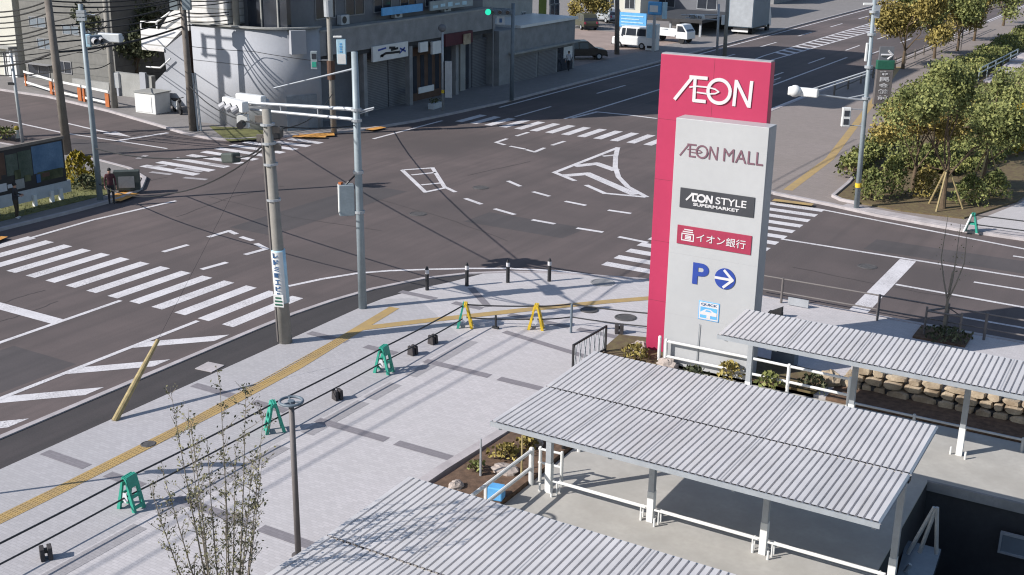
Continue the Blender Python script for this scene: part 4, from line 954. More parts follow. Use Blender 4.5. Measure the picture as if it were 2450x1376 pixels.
# short post with a lamp box in front of the curved wall
P12 = Pole('street_pole', 'short post with a white box in front of the curved wall', 'pole', (723, 300), (721, 190), .07, .07, 'conc_mid', .12)
MB().obox(P12.at(186), (.5, .4, .35), ax).build('lamp_box', 'white', P12.o, bevel=.03)
# utility pole out on the left pavement that throws its shadow on the white wall
q = Vector((-68.3, 44.9, .12))
t = thing('utility_pole', 'tall pole with drum transformers on the pavement left of the frame', 'utility pole', tuple(q), 'concrete utility poles')
MB().tube([q, q + Vector((0, 0, 21.5))], [.3, .2], 12).build('shaft', 'polec', t, True)
b = MB()
for dx, z in ((-.75, 19.3), (.75, 19.3), (.0, 15.6)): b.cyl(q + Vector((dx, -.5, z)), q + Vector((dx, -.5, z + 1.3)), .42, None, 14)
b.build('transformer', 'steel', t); b = MB()
for z in (20.9, 20.0, 17.4): b.obox(q + Vector((0, 0, z)), (3.0, .12, .12))
b.obox(q + Vector((-.8, 0, 16.2)), (1.6, .1, .1)); b.obox(q + Vector((-1.3, 0, 16.8)), (.25, .25, 1.4)); b.build('cross_arm', 'steel', t)

# ------------------------------------------------------------------ cables
def cable(label, pts, sag=.25, r=.04, m='black', name='overhead_cable'):
    P = []
    for i in range(len(pts) - 1):
        c = catenary(pts[i], pts[i + 1], sag, 10); P += c if not P else c[1:]
    return tag(MB().tube(P, r, 5).build(name, m), label, 'cable', 'overhead cables')
for k, (pl, p1, pr_, r) in enumerate(((20, 2, -18, .045), (33, 14, -6, .045), (46, 30, -2, .04), (78, 62, 8, .045), (90, 72, 30, .04), (116, 101, 40, .045), (153, 125, 62, .065))):
    lab = ['topmost thin cable crossing the grey panel building', 'second cable from the top crossing the grey panel building', 'third cable from the top crossing the grey panel building', 'fourth cable from the top, ending on the conduit pole',
           'fifth cable from the top crossing the grey panel building', 'sixth cable from the top, just above the heavy one', 'heavy lowest cable sagging across the grey panel building'][k]
    cable(lab, [onY(-60, pl + 6, P1.b.y), P1.at(p1), P5.at(pr_)], .3, r)
for k, (pl, p4, r) in enumerate(((62, 22, .035), (100, 60, .035), (128, 96, .03), (140, 104, .03), (172, 150, .035))):
    cable(['topmost', 'second', 'third', 'fourth', 'lowest'][k] + ' of the thin cables strung from the left edge to the pale concrete pole', [onY(-60, pl + 6, P1.b.y + 1.2), P1.off(150, pl - 22 + 4 * k) + Vector((0, 1.2, 0)), P4.at(p4)], .25, r)
for k, (pa, pb) in enumerate(((2, -2), (14, 4), (30, 28), (40, 34), (52, 47), (60, 57))):
    cable(['topmost', 'second', 'third', 'fourth', 'fifth', 'lowest'][k] + ' of the cables running along the white siding', [P5.at(pa), onY(548, pb + 1, 58.2)], .08, .034)
cable('thin dark cable along the curved white wall', [P5.at(110), onY(605, 123, 58.3), P6.at(150)], .05, .02)
cable('heavy cable from the front utility pole up to the conduit pole', [U1.at(300), P5.at(205)], .5, .03)
c1 = at_depth(G(575, 560), 575, 380)
cable('cable holding a green closure, from the front utility pole to the left signal pole', [U1.at(330), U1.at(330).lerp(S3.at(330), .16) - Vector((0, 0, .62)), S3.at(355)], .3, .032)
cable('sagging cable from the front utility pole to the left corner', [U1.at(345), U1.at(345).lerp(S3.at(430), .5) - Vector((0, 0, 1.2)), S3.at(440)], .35, .028)
q = U1.at(330).lerp(S3.at(330), .16) - Vector((0, 0, .72)); dv = (S3.at(355) - U1.at(330))
tag(MB().obox(q, (1.15, .36, .36), 0, dv).build('cable_closure', 'cab', bevel=.06), 'dark grey green cable closure box hanging left of the front utility pole', 'cable closure')
cable('cable from the front utility pole to the brown wrapped pole', [U1.at(310), P6.at(225)], .6, .028)
q = U1.at(310).lerp(P6.at(225), .07) - Vector((0, 0, .3)); dv = P6.at(225) - U1.at(310)
tag(MB().obox(q, (1.3, .36, .36), 0, dv).build('cable_closure', 'blackm', bevel=.06), 'black cable closure box hanging right of the front utility pole', 'cable closure')
cable('cable between the front utility pole and the signal mast', [U1.at(300), S1.at(300)], .1, .02)

for k, (x, z) in enumerate(((-33.9, 14.1), (-33.0, 13.9))):
    cable(['high cable over the near road whose faint shadow falls on the plaza', 'second high cable over the near road with a faint shadow on the plaza'][k], [(x, -25, z), (x + .2, 20, z), (x + .3, 62, z)], .5, .03)

S4 = Pole('signal_pole', 'dark signal pole with a lit green lens in front of the low shop', 'signal pole', (1224, 240), (1228, 8), .16, .13, 'slate')
c = S4.off(1196, 28); o = signal_head(S4.o, c, _r, to_cam, 1.9, 'signal_head', 'slate')
MB().cyl(S4.off(1168, 28) + to_cam * .2, S4.off(1168, 28) + to_cam * .42, .22, None, 16).build('green_lens', 'lamp_g', o)
MB().tube([S4.at(22), S4.off(1180, 20)], .05, 6).build('mast_arm', 'slate', S4.o)
q = S4.off(1198, 49); MB().obox(q, (.6, .08, .6), ax).build('square_sign', 'dimw', S4.o); MB().obox(q + to_cam * .06, (.2, .02, .3), ax).build('sign_symbol', 'navy', S4.o)
# ================================================================== BUILDINGS
def wallbox(name, label, cat, x0, x1, y0, y1, z1, m, z0=.1, group=None):
    t = thing(name, label, cat, ((x0 + x1) / 2, y0, z0), group); MB().box(x0, x1, y0, y1, z0, z1).build('wall', m, t); return t
def window_y(t, x0, x1, z0, z1, Y, glass='glass', frame='steel'):
    b = MB(); f = .07
    for q in ((x0 - f, x1 + f, z1, z1 + f), (x0 - f, x1 + f, z0 - f, z0), (x0 - f, x0, z0, z1), (x1, x1 + f, z0, z1), ((x0 + x1) / 2 - .03, (x0 + x1) / 2 + .03, z0, z1)): b.box(q[0], q[1], Y - .06, Y + .02, q[2], q[3])
    o = b.build('window', frame, t); MB().box(x0, x1, Y - .02, Y + .01, z0, z1).build('pane', glass, o); return o
def window_x(t, y0, y1, z0, z1, X, glass='glass', frame='steel'):
    b = MB(); f = .07
    for q in ((y0 - f, y1 + f, z1, z1 + f), (y0 - f, y1 + f, z0 - f, z0), (y0 - f, y0, z0, z1), (y1, y1 + f, z0, z1), ((y0 + y1) / 2 - .03, (y0 + y1) / 2 + .03, z0, z1)): b.box(X - .02, X + .06, q[0], q[1], q[2], q[3])
    o = b.build('window', frame, t); MB().box(X - .01, X + .02, y0, y1, z0, z1).build('pane', glass, o); return o
XF = -51.0; YS = 58.6; RC = 3.3
zpar = zat(-54.5, YS, 67); zt1 = onX(1000, 46, XF).z; zt0 = onX(1000, 98, XF).z
B1 = thing('commercial_building', 'grey shop building with a curved white corner wall on the far side of the crossing', 'building', (-55, YS, .1))
cv = [(-59.2, YS)] + [(-54.3 + RC * math.sin(math.radians(a)), YS + RC - RC * math.cos(math.radians(a))) for a in range(0, 91, 6)]
inn = [(-59.2, YS + .3)] + [(-54.3 + (RC - .3) * math.sin(math.radians(a)), YS + RC - (RC - .3) * math.cos(math.radians(a))) for a in range(0, 91, 6)]
MB().prism(cv + inn[::-1], .1, zpar).build('curved_wall', 'whitewall', B1, True)
MB().strip([(p[0], p[1] - .0) for p in cv], .42, zpar + .002, zpar + .1).build('parapet_cap', 'greywall', B1)
b = MB(); b.strip(cv, .015, zpar * .62, zpar * .62 + .03)
MB().box(-59.2, -54.4, YS - .012, YS, zpar * .64, zpar * .64 + .04).build('wall_seam', 'darkwall', B1)
b = MB(); b.box(-58.4, -52.2, YS + 1.6, 84, .1, 26.6); b.build('wall', 'darkwall', B1)
b = MB(); b.box(-59.2, -55.9, YS, YS + 1.59, zpar + .1, 26.6); b.build('siding_wall', 'siding', B1)
b = MB(); b.cyl((-55.45, YS + .35, zpar), (-55.45, YS + .35, 26.6), .22, None, 14); b.build('column', 'greywall', B1, True)
b = MB(); b.box(-55.2, -51.9, YS + 1.2, YS + 1.59, zpar, 26.6); b.build('recessed_glazing', 'glass', B1)
b = MB()
for x in (-54.0, -52.6): b.box(x - .05, x + .05, YS + 1.1, YS + 1.2, zpar, 26.6)
b.build('glazing_bar', 'greywall', B1)
b = MB(); b.box(-59.6, -50.8, YS - .4, 84.4, 26.6, 27.2); b.build('roof', 'greywall', B1)
for k, z in enumerate((10.4, 14.0, 17.6)):
    b = MB(); b.box(-52.2, -51.0, 62.5, 84, z, z + .25); b.box(-51.15, -51.0, 62.5, 84, z + .25, z + 1.2); b.build('balcony', 'greywall', B1)
    for y in (64, 69, 74, 79): window_x(B1, y, y + 2.4, z + .5, z + 2.6, -52.2)
b = MB(); b.box(XF - .9, XF, 61.9, 84, zt0, zt1); b.build('fascia_band', 'conc_mid', B1)
b = MB(); b.box(XF - .95, XF + .04, 61.9, 84, zt1 + .002, zt1 + .12); b.build('fascia_coping', 'greywall', B1)
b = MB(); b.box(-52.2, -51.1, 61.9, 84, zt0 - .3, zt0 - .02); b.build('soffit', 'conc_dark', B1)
def facade(px0, py0, px1, py1, X, d, m, name, parent=None, grow=0):
    """a board on the avenue front: upper left and lower right photo corners"""
    a, c = onX(px0, py0, X), onX(px1, py1, X); b = MB(); b.box(X, X + d, a.y, c.y, min(a.z, c.z), max(a.z, c.z))
    return b.build(name, m, parent or B1, bevel=0), a.y, c.y, min(a.z, c.z), max(a.z, c.z)
def frontz(py, px): return onX(px, py, -52.2).z
Xw = -52.2
def front(px0, px1, z0, z1, m, name, d=.08):
    y0, y1 = onX(px0, 200, Xw).y, onX(px1, 200, Xw).y; b = MB(); b.box(Xw, Xw + d, y0, y1, z0, z1); return b.build(name, m, B1)
for (a, c) in ((876, 925), (928, 972)):
    front(a, c, .12, zt0 - .9, 'shutter', 'roller_shutter')
front(976, 1052, .12, zt0 - .7, 'brownwall', 'wooden_shop_front', .12)
for a in (985, 1003, 1021, 1038): front(a, a + 9, .7, zt0 - 1.3, 'glass', 'shop_window', .14)
front(1062, 1120, .12, zt0 - .9, 'glass', 'shop_window', .06); front(1094, 1106, .12, zt0 - .7, 'greywall', 'pillar', .3)
front(1128, 1170, .12, zt0 - .8, 'shutter', 'roller_shutter'); front(1176, 1215, .12, zt0 - .8, 'glass', 'entrance_door', .05)
o, y0, y1, z0, z1 = facade(888, 112, 973, 134, XF + .02, .14, 'white', 'shop_sign')
yv = Vector((0, 1, 0)); X_ = XF + .17
b = MB(); W_, H_ = y1 - y0, z1 - z0
def st(pts, wd):
    for i in range(len(pts) - 1):
        p, q = [Vector((X_ + .001 * i, y0 + W_ * s[0], z0 + H_ * s[1])) for s in (pts[i], pts[i + 1])]; u = (q - p).normalized(); n = Vector((0, -u.z, u.y)) * wd / 2
        b.extr([p + n, p - n, q - n, q + n], (.02, 0, 0))
for s in ([(.2, .3), (.35, .45), (.55, .42), (.75, .4)], [(.45, .78), (.62, .72)], [(.5, .6), (.7, .66)], [(.22, .36), (.28, .28)]): st(s, .16)
b.build('brush_lettering', 'black', o); b = MB()
for s in ([(.74, .3), (.9, .62)], [(.76, .62), (.92, .36)], [(.14, .72), (.36, .8)]): st(s, .12)
b.build('blue_lettering', 'blue', o)
facade(912, 22, 1010, 26, XF - .8, .1, 'blue', 'blue_banner'); 
o, y0, y1, z0, z1 = facade(912, 38, 1008, 8, XF - .6, .12, 'sky_blue', 'blue_banner')
o, y0, y1, z0, z1 = facade(1026, 26, 1128, -8, XF - .6, .14, 'steel_teal', 'teal_sign')
b = MB()
for k in range(5): b.box(XF - .46, XF - .44, y0 + .35 + k * (y1 - y0) * .17, y0 + .35 + (k + .62) * (y1 - y0) * .17, z0 + (z1 - z0) * (.22 + .08 * (k % 2)), z0 + (z1 - z0) * (.52 + .1 * (k % 3)))
b.build('pale_marks', 'pale_blue', o)
facade(1057, 82, 1122, 100, XF - .1, .35, 'maroon', 'awning'); facade(1000, 102, 1019, 122, XF - .1, .2, 'white', 'hanging_sign'); facade(1030, 100, 1052, 126, XF - .1, .2, 'white', 'hanging_sign')
facade(1000, 210, 1036, 216, XF + .1, .1, 'white', 'low_board'); facade(1108, 82, 1124, 104, XF + .3, .1, 'stone', 'round_lamp')
b = MB()
for a in (50, 62, 74): 
    an = math.radians(a); c = Vector((-54.3 + (RC + .03) * math.sin(an), YS + RC - (RC + .03) * math.cos(an), 1.25)); b.obox(c, (.75, .08, 2.3), an)
b.build('entrance_door', 'glass_lt', B1)
b = MB(); an = math.radians(58); c = Vector((-54.3 + (RC + .25) * math.sin(an), YS + RC - (RC + .25) * math.cos(an), zpar - .8)); b.obox(c, (1.0, .5, 1.5), an); b.build('vent_box', 'whitewall', B1)
for y in (63.0, 66.2, 69.4, 72.6, 75.8, 79.0): window_x(B1, y, y + 2.0, zt1 + .7, zt1 + 2.5, -52.2, 'glass', 'conc_mid')
for y in (65.6, 71.8, 78.2):
    b = MB(); b.box(-52.15, -51.75, y - .45, y + .45, zt1 + .15, zt1 + .8); o = b.build('air_conditioner', 'dimw', B1, bevel=.03); MB().cyl((-51.74, y - .12, zt1 + .48), (-51.73, y - .12, zt1 + .48), .24, None, 16).build('fan_grille', 'blackm', o)
for y in (62.6, 83.6): MB().cyl((-50.94, y, .12), (-50.94, y, zt1), .05, None, 8).build('downpipe', 'conc_mid', B1)
for y in (66.9, 72.4, 78.6): MB().box(XF - .55, XF - .15, y - .2, y + .2, .1, zt0 - .31).build('shop_pier', 'conc_mid', B1)
p = G(1030, 262, .12); t = thing('plant_pot', 'white trough with low plants on the shaded pavement by the yellow banded pole', 'planter', tuple(p)); MB().obox(p + Vector((0, .6, .22)), (.5, 1.3, .42), .1).build('trough', 'dimw', t, bevel=.02); b = MB()
for _ in range(60): b.leaf(p + Vector((random.uniform(-.2, .2), .6 + random.uniform(-.6, .6), .45 + random.random() * .3)), .09)
b.build('foliage', 'leaf_dk', t)
# low shop beyond it
zl = onX(1372, 46, -50.9).z
B2 = thing('low_shop', 'low grey shop with a pale roof edge between the shop building and the parking lot', 'building', (-53, 84.5, .1))
ye = onX(1372, 190, -50.9).y
MB().box(-57, -50.9, 84.5, ye, .1, zl).build('wall', 'conc_mid', B2); MB().box(-57.2, -50.7, 87.6, ye + .2, zl + .002, zl + .22).build('roof', 'white', B2)
MB().box(-50.9, -50.3, 86, ye, zl - 2.0, zl - 1.85).build('canopy', 'greywall', B2)
for a, c, m in ((86.4, 90.6, 'shutter'), (91.0, 94.2, 'shutter'), (94.6, ye - .4, 'glass')): MB().box(-50.9, -50.84, a, c, .12, zl - 2.3).build('roller_shutter' if m == 'shutter' else 'entrance_door', m, B2)
MB().box(-50.9, -50.82, ye - 2.2, ye - .5, 1.2, 2.2).build('small_notice', 'white', B2)
B3 = wallbox('apartment_block', 'tall grey block with an olive strip behind the low shop', 'building', -66, -55.5, 84.6, 98, 24, 'greywall')
o, y0, y1, z0, z1 = facade(1288, 54, 1308, -60, -55.5, .06, 'olive', 'olive_strip', B3)
for py0, py1 in ((-30, 8), (12, 46)):
    a, c = onX(1316, py0, -55.5), onX(1336, py1, -55.5); window_x(B3, a.y, c.y, c.z, a.z, -55.5)
a, c = onX(1248, 30, -55.5), onX(1256, 50, -55.5); window_x(B3, a.y, c.y, c.z, a.z, -55.5)
MB().box(-66.3, -55.2, 84.3, 98.3, 24.002, 24.5).build('roof', 'conc_mid', B3)

# buildings on the left
a, c = onY(44, 0, 65), onY(262, 0, 65)
B4 = thing('panel_building', 'large grey panelled building with dark garage openings behind the orange barrier', 'building', ((a.x + c.x) / 2, 65, .1))
MB().box(a.x, c.x, 65, 80, .1, 17).build('wall', 'tilewall', B4); MB().box(a.x - .2, c.x + .2, 64.8, 80.2, 17.002, 17.4).build('roof', 'conc_mid', B4)
for px0, px1, py0, py1 in ((68, 120, 152, 188), (138, 172, 146, 176), (90, 124, 92, 118), (150, 190, 60, 84), (70, 110, 40, 66), (200, 236, 70, 96)):
    p, q = onY(px0, py0, 65), onY(px1, py1, 65); window_y(B4, p.x, q.x, q.z, p.z, 65, 'glass_lt' if py0 < 140 else 'glass', 'conc_mid')
p, q = onY(70, 150, 64.9), onY(128, 156, 64.9); MB().box(p.x, q.x, 64.3, 65, q.z, p.z).build('garage_canopy', 'conc_mid', B4)
p, q = onY(172, 188, 64.4), onY(262, 224, 64.4)
tag(MB().box(p.x, q.x, 64.4, 64.7, .1, p.z).build('garden_wall', 'greywall'), 'grey garden wall behind the right end of the orange barrier', 'wall')
c = onY(50, 200, 65.1); c.x = min(c.x, a.x - .02)
B5 = thing('cream_house', 'sunlit cream white house at the top left corner', 'building', (c.x, 65.1, .1))
MB().box(c.x - 16, c.x, 65.1, 76, .1, 15).build('wall', 'cream', B5); MB().box(c.x - 16.3, c.x + .2, 64.8, 76, 15.002, 15.4).build('roof', 'greywall', B5)
p, q = onY(-40, 102, 65.1), onY(42, 116, 65.1); MB().box(p.x, q.x, 64.2, 65.1, q.z, p.z).build('door_canopy', 'greywall', B5)
p, q = onY(8, 126, 65.1), onY(24, 182, 65.1); window_y(B5, p.x, q.x, q.z, p.z, 65.1, 'glass', 'white')
b = MB()
for px in (30, 44): p = onY(px, 200, 64.95); b.box(p.x - .16, p.x + .16, 64.8, 65.1, .1, onY(px, 118, 64.95).z)
b.build('pilaster', 'white', B5)
# dark brown house and outdoor stair
p, q = onY(318, 4, 72), onY(414, 60, 72)
B6 = thing('dark_house', 'dark brown house with a pale eave behind the outdoor stair', 'building', ((p.x + q.x) / 2, 72, .1))
MB().box(p.x, q.x + 3, 72, 80, .1, p.z).build('wall', 'brownwall', B6); MB().box(p.x - .5, q.x + 3, 71.4, 80.4, p.z + .002, p.z + .4).build('roof', 'white', B6)
ST = thing('outdoor_stair', 'white roofed outdoor stair at the left side of the curved white wall', 'staircase', tuple(G(400, 250, .1)))
qd = [onY(339, 112, 60.6), onY(392, 117, 60.6), onY(433, 74, 63.0), onY(374, 69, 63.0), onY(336, 67, 63.0)]
MB().extr(qd, (0, 0, -.2)).build('stair_roof', 'siding', ST)
MB().extr([onY(392, 119, 60.7), onY(441, 78, 60.7), onY(446, 256, 60.7), onY(398, 250, 60.7), onY(372, 236, 60.7), onY(372, 196, 60.7), onY(398, 168, 60.7)], (0, .3, 0)).build('stair_wall', 'whitewall', ST)
MB().extr([onY(407, 30, 63.4), onY(448, 10, 63.4), onY(452, 74, 63.4), onY(380, 72, 63.4)], (0, .3, 0)).build('upper_wall', 'siding', ST)
b = MB(); b.tube([onY(337, 52, 62.9), onY(374, 53, 62.9), onY(407, 29, 62.9)], .07, 6); b.tube([onY(337, 52, 62.9), onY(337, 66, 62.9)], .06, 6); b.tube([onY(374, 53, 62.9), onY(376, 68, 62.9)], .06, 6)
b.tube([onY(350, 160, 60.4), onY(384, 162, 60.4), onY(408, 140, 60.4)], .06, 6); b.build('handrail', 'white', ST)
p, q = onY(270, 172, 63.2), onY(366, 236, 63.2)
t = thing('retaining_wall', 'grey retaining wall with white piers between the pale pole and the outdoor stair', 'wall', (p.x, 63.2, .1))
MB().box(p.x, q.x, 63.2, 63.6, .1, p.z).build('wall', 'greywall', t); b = MB()
for px in (278, 344): z = onY(px, 174, 63.1).z; x = onY(px, 200, 63.1).x; b.box(x - .3, x + .3, 63.0, 63.2, .1, z)
b.build('pier', 'whitewall', t)
# white utility cabinet and the scooter
p = G(352, 271, .12); z = zat(p.x, p.y, 222)
t = thing('utility_cabinet', 'white square cabinet standing beside the parked scooter', 'cabinet', tuple(p)); ax2 = .05
MB().obox((p.x, p.y + .6, (z + .12) / 2), (1.9, 1.5, z - .12), ax2).build('body', 'white', t, bevel=.03); MB().obox((p.x, p.y + .6, z + .03), (2.05, 1.65, .07), ax2).build('lid', 'greywall', t)
MB().obox((p.x - .1, p.y - .17, z * .5), (1.5, .03, z * .7), ax2).build('door', 'white', t)
def wheel(b, c, r, w_, n=16): b.cyl((c[0], c[1] - w_ / 2, c[2]), (c[0], c[1] + w_ / 2, c[2]), r, None, n)
p = G(418, 272, .12); t = thing('scooter', 'white and black scooter parked beside the white cabinet', 'scooter', (0, 0, 0))
b = MB(); wheel(b, (-.75, 0, .28), .28, .14); wheel(b, (.75, 0, .28), .28, .14); b.build('wheel', 'black', t)
b = MB(); b.extr([(-1.0, -.17, .55), (-.2, -.17, .35), (.35, -.17, .3), (.6, -.17, .95), (.5, -.17, .98), (.25, -.17, .42), (-.1, -.17, .5), (-.2, -.17, .78), (-1.05, -.17, .82)], (0, .34, 0)); b.build('body', 'white', t, bevel=.04)
b = MB(); b.obox((-.65, 0, .87), (.8, .3, .12)); b.build('seat', 'black', t, bevel=.04)
b = MB(); b.tube([(.75, 0, .28), (.52, 0, 1.1)], .05, 8); b.tube([(.45, -.35, 1.15), (.52, 0, 1.1), (.45, .35, 1.15)], .03, 6); b.sph((.62, 0, .95), (.12, .14, .14), 8, 6); b.build('handlebar', 'blackm', t)
t.location = (p.x, p.y + .3, .12); t.rotation_euler = (0, 0, -.5)
# orange and white road barriers
for i, (a, c) in enumerate((((60, 206), (128, 228)), ((132, 229), (196, 243)), ((200, 244), (262, 258)))):
    A_, C_ = G(*a, .12), G(*c, .12); d = C_ - A_; an = math.atan2(d.y, d.x)
    t = thing('road_barrier', ['orange and white barrier nearest the cream house', 'orange and white barrier in the middle of the row of three', 'orange and white barrier beside the pale concrete pole'][i], 'barrier', tuple(A_), 'orange and white barriers')
    b = MB()
    for z in (1.15, .35): b.obox((A_ + C_) / 2 + Vector((0, 0, z)), (d.length, .06, .16), an)
    b.build('rail', 'white', t)
    for k in (.05, .95): q = A_.lerp(C_, k); MB().obox(q + Vector((0, 0, .52)), (.5 if k > .5 else .25, .1, .95), an).build('orange_panel', 'orange', t)

# billboard on the grassy corner
XB = -49.1; p = onX(160, 432, XB); q = onX(155, 331, XB); ybR = p.y; zb0, zb1 = p.z, q.z; ybL = 27.0
zl0 = onX(8, 480, XB).z
t = thing('billboard', 'long low billboard with blue and green pictures on the grassy corner', 'billboard', (XB, (ybL + ybR) / 2, .16))
MB().box(XB - .12, XB, ybL, ybR, zb0, zb1).build('board', 'blackm', t); MB().box(XB - .16, XB + .05, ybL, ybR + .05, zb1 + .002, zb1 + .14).build('top_frame', 'pole_dark', t)
hb = zb1 - zb0
def pic(y0, y1, f0, f1, m, name='picture', d=.012): MB().box(XB, XB + d, y0, y1, zb0 + hb * f0, zb0 + hb * f1).build(name, m, t)
pic(ybR - 1.9, ybR - .1, .32, .96, 'picture_blue'); pic(ybR - 2.7, ybR - 1.95, .3, .9, 'picture_green'); pic(ybR - 3.4, ybR - 2.75, .4, .88, 'picture_green'); pic(ybR - 4.8, ybR - 3.45, .45, .95, 'brownwall'); pic(ybR - 6.2, ybR - 4.9, .4, .8, 'picture_blue')
pic(ybR - 9.5, ybR - 6.3, .3, .9, 'navy'); pic(ybR - 1.7, ybR - .2, .12, .34, 'leaf_dk', 'picture', .02); pic(ybR - 3.0, ybR - 2.5, .06, .28, 'greywall', 'picture', .02); pic(ybR - 4.0, ybR - 3.5, .08, .26, 'cloth_wh', 'picture', .02)
rb = random.Random(8)
for k in range(16):
    y = ybR - 1.0 - k * .55; f = .08 + .55 * rb.random(); pic(y - rb.uniform(.2, .45), y, f, f + rb.uniform(.08, .22), rb.choice(('conc_mid', 'pale_blue', 'cloth_wh', 'leaf_dk', 'navy', 'brownwall', 'cream')), 'picture', .022 + .003 * k)
MB().box(XB - .1, XB + .02, ybL, ybR + .2, zb0 - .6, zb0 - .004).build('lower_band', 'dimw', t)
for y in (ybR - .5, ybR - 1.05, 37.3, 35.15, 33.0, 30.6): MB().box(XB - .02, XB + .14, y - .09, y + .09, .16, zb0 - .3).build('post', 'white', t)
p = G(305, 462, .12); t = thing('kerbside_cabinet', 'dark grey green cabinet on the pavement right of the teal signal pole', 'cabinet', tuple(p))
MB().obox(p + Vector((-.3, .3, .6)), (1.3, .5, 1.0), .75).build('body', 'cab', t, bevel=.03); MB().obox(p + Vector((-.08, .06, .55)), (.8, .02, .6), .75).build('door', 'conc_mid', t)
p = G(42, 330, .14); t = thing('marker_post', 'small cream marker post on the grass above the billboard', 'marker post', tuple(p)); MB().cyl(p, (p.x, p.y, .7), .14, .12, 10).build('post', 'cream', t); MB().sph((p.x, p.y, .75), .16, 10, 6).build('cap', 'leaf_y', t)
# ================================================================== VEHICLES
def car(name, label, cat, loc, rz, kind, m, L=4.4, Wd=1.8, H=1.5):
    t = thing(name, label, cat, (0, 0, 0)); h = L / 2
    if kind == 'van':
        body = [(-h, .35), (-h, 1.05), (-h + .05, H * .55), (h * .72, H * .55), (h * .97, H * .5), (h, .8), (h, .35)]
        cab = [(-h + .04, H * .55), (-h + .18, H), (h * .5, H), (h * .74, H * .55)]
    else:
        body = [(-h, .38), (-h, .8), (-h + .1, H * .6), (h * .45, H * .62), (h * .95, H * .53), (h, .75), (h, .38)]
        cab = [(-h + .12, H * .6), (-h + .55, H), (h * .12, H), (h * .5, H * .61)]
    b = MB(); b.extr([(x, -Wd / 2, z) for x, z in body], (0, Wd, 0)); b.build('body', m, t, bevel=.06)
    b = MB(); n = len(cab); i = .13
    lo = [(x, -Wd / 2 + (.02 if z < H * .8 else i), z) for x, z in cab]; hi = [(x, -y, z) for x, y, z in lo]
    b.add(lo + hi, [tuple(range(n)), tuple(range(n, 2 * n))[::-1]] + [(k, n + k, n + (k + 1) % n, (k + 1) % n) for k in range(n)]); b.build('cabin', m, t, bevel=.04)
    zlo, zhi = H * .6 + .02, H * .93
    xs = (-h + .3, -h * .28, h * .28, h * .52) if kind == 'van' else (-h + .55, -h * .28, h * .16)
    for s in (-1, 1):
        for a, c in zip(xs[:-1], xs[1:]):
            b = MB(); yl = s * (Wd / 2 - .01); yh = s * (Wd / 2 - i + .035)
            b.add([(a + .04, yl, zlo), (c - .04, yl, zlo), (c - .1, yh, zhi), (a + .04, yh, zhi)], [(0, 1, 2, 3)]); b.build('side_window', 'glass', t)
    fx0, fx1 = cab[3][0], cab[2][0]; b = MB(); b.add([(fx0 + .02, -Wd / 2 + .12, zlo), (fx0 + .02, Wd / 2 - .12, zlo), (fx1 + .05, Wd / 2 - .2, zhi), (fx1 + .05, -Wd / 2 + .2, zhi)], [(0, 1, 2, 3)]); b.build('windscreen', 'glass', t)
    bx0, bx1 = cab[0][0], cab[1][0]; b = MB(); b.add([(bx0 - .02, -Wd / 2 + .12, zlo), (bx0 - .02, Wd / 2 - .12, zlo), (bx1 - .05, Wd / 2 - .2, zhi), (bx1 - .05, -Wd / 2 + .2, zhi)], [(0, 3, 2, 1)]); b.build('rear_window', 'glass', t)
    for x in (-h * .6, h * .62):
        for s in (-1, 1):
            b = MB(); wheel(b, (x, s * (Wd / 2 - .09), .33), .33, .22); o = b.build('wheel', 'black', t)
            b = MB(); wheel(b, (x, s * (Wd / 2 + .02), .33), .19, .02); b.build('rim', 'steel', o)
    for s in (-1, 1):
        MB().obox((h - .01, s * (Wd / 2 - .3), .72), (.06, .34, .16)).build('headlight', 'white', t); MB().obox((-h + .01, s * (Wd / 2 - .2), .85), (.06, .2, .26)).build('tail_light', 'ltr_red', t)
        MB().obox((h * .5, s * (Wd / 2 + .08), H * .62), (.12, .16, .12)).build('mirror', m, t)
    b = MB(); b.box(-h - .05, -h + .05, -Wd / 2 + .05, Wd / 2 - .05, .3, .5); b.box(h - .05, h + .05, -Wd / 2 + .05, Wd / 2 - .05, .3, .5); b.build('bumper', 'blackm', t)
    t.location = loc; t.rotation_euler = (0, 0, rz); return t
p = G(1508, 116, .13); car('minivan', 'white minivan parked in front of the blue roadside board', 'van', (p.x, p.y + .9, .13), PI, 'van', 'carw', 4.3, 1.9, 2.2)
p = G(1388, 142, .13); car('parked_car', 'dark car parked in the shade at the edge of the parking lot', 'car', (p.x, p.y + .6, .13), .7, 'sedan', 'card', 4.4, 1.9, 1.75)
p = G(1398, 68, .13); car('parked_car', 'dark car parked behind the bush at the far end of the parking lot', 'car', (p.x, p.y, .13), 2.4, 'sedan', 'caro', 4.6, 1.9, 1.8)
p = G(1450, 52, .13); car('parked_car', 'pale car parked deep in the lot left of the blue board', 'car', (p.x, p.y, .13), 2.6, 'sedan', 'steel', 4.6, 1.9, 1.7)
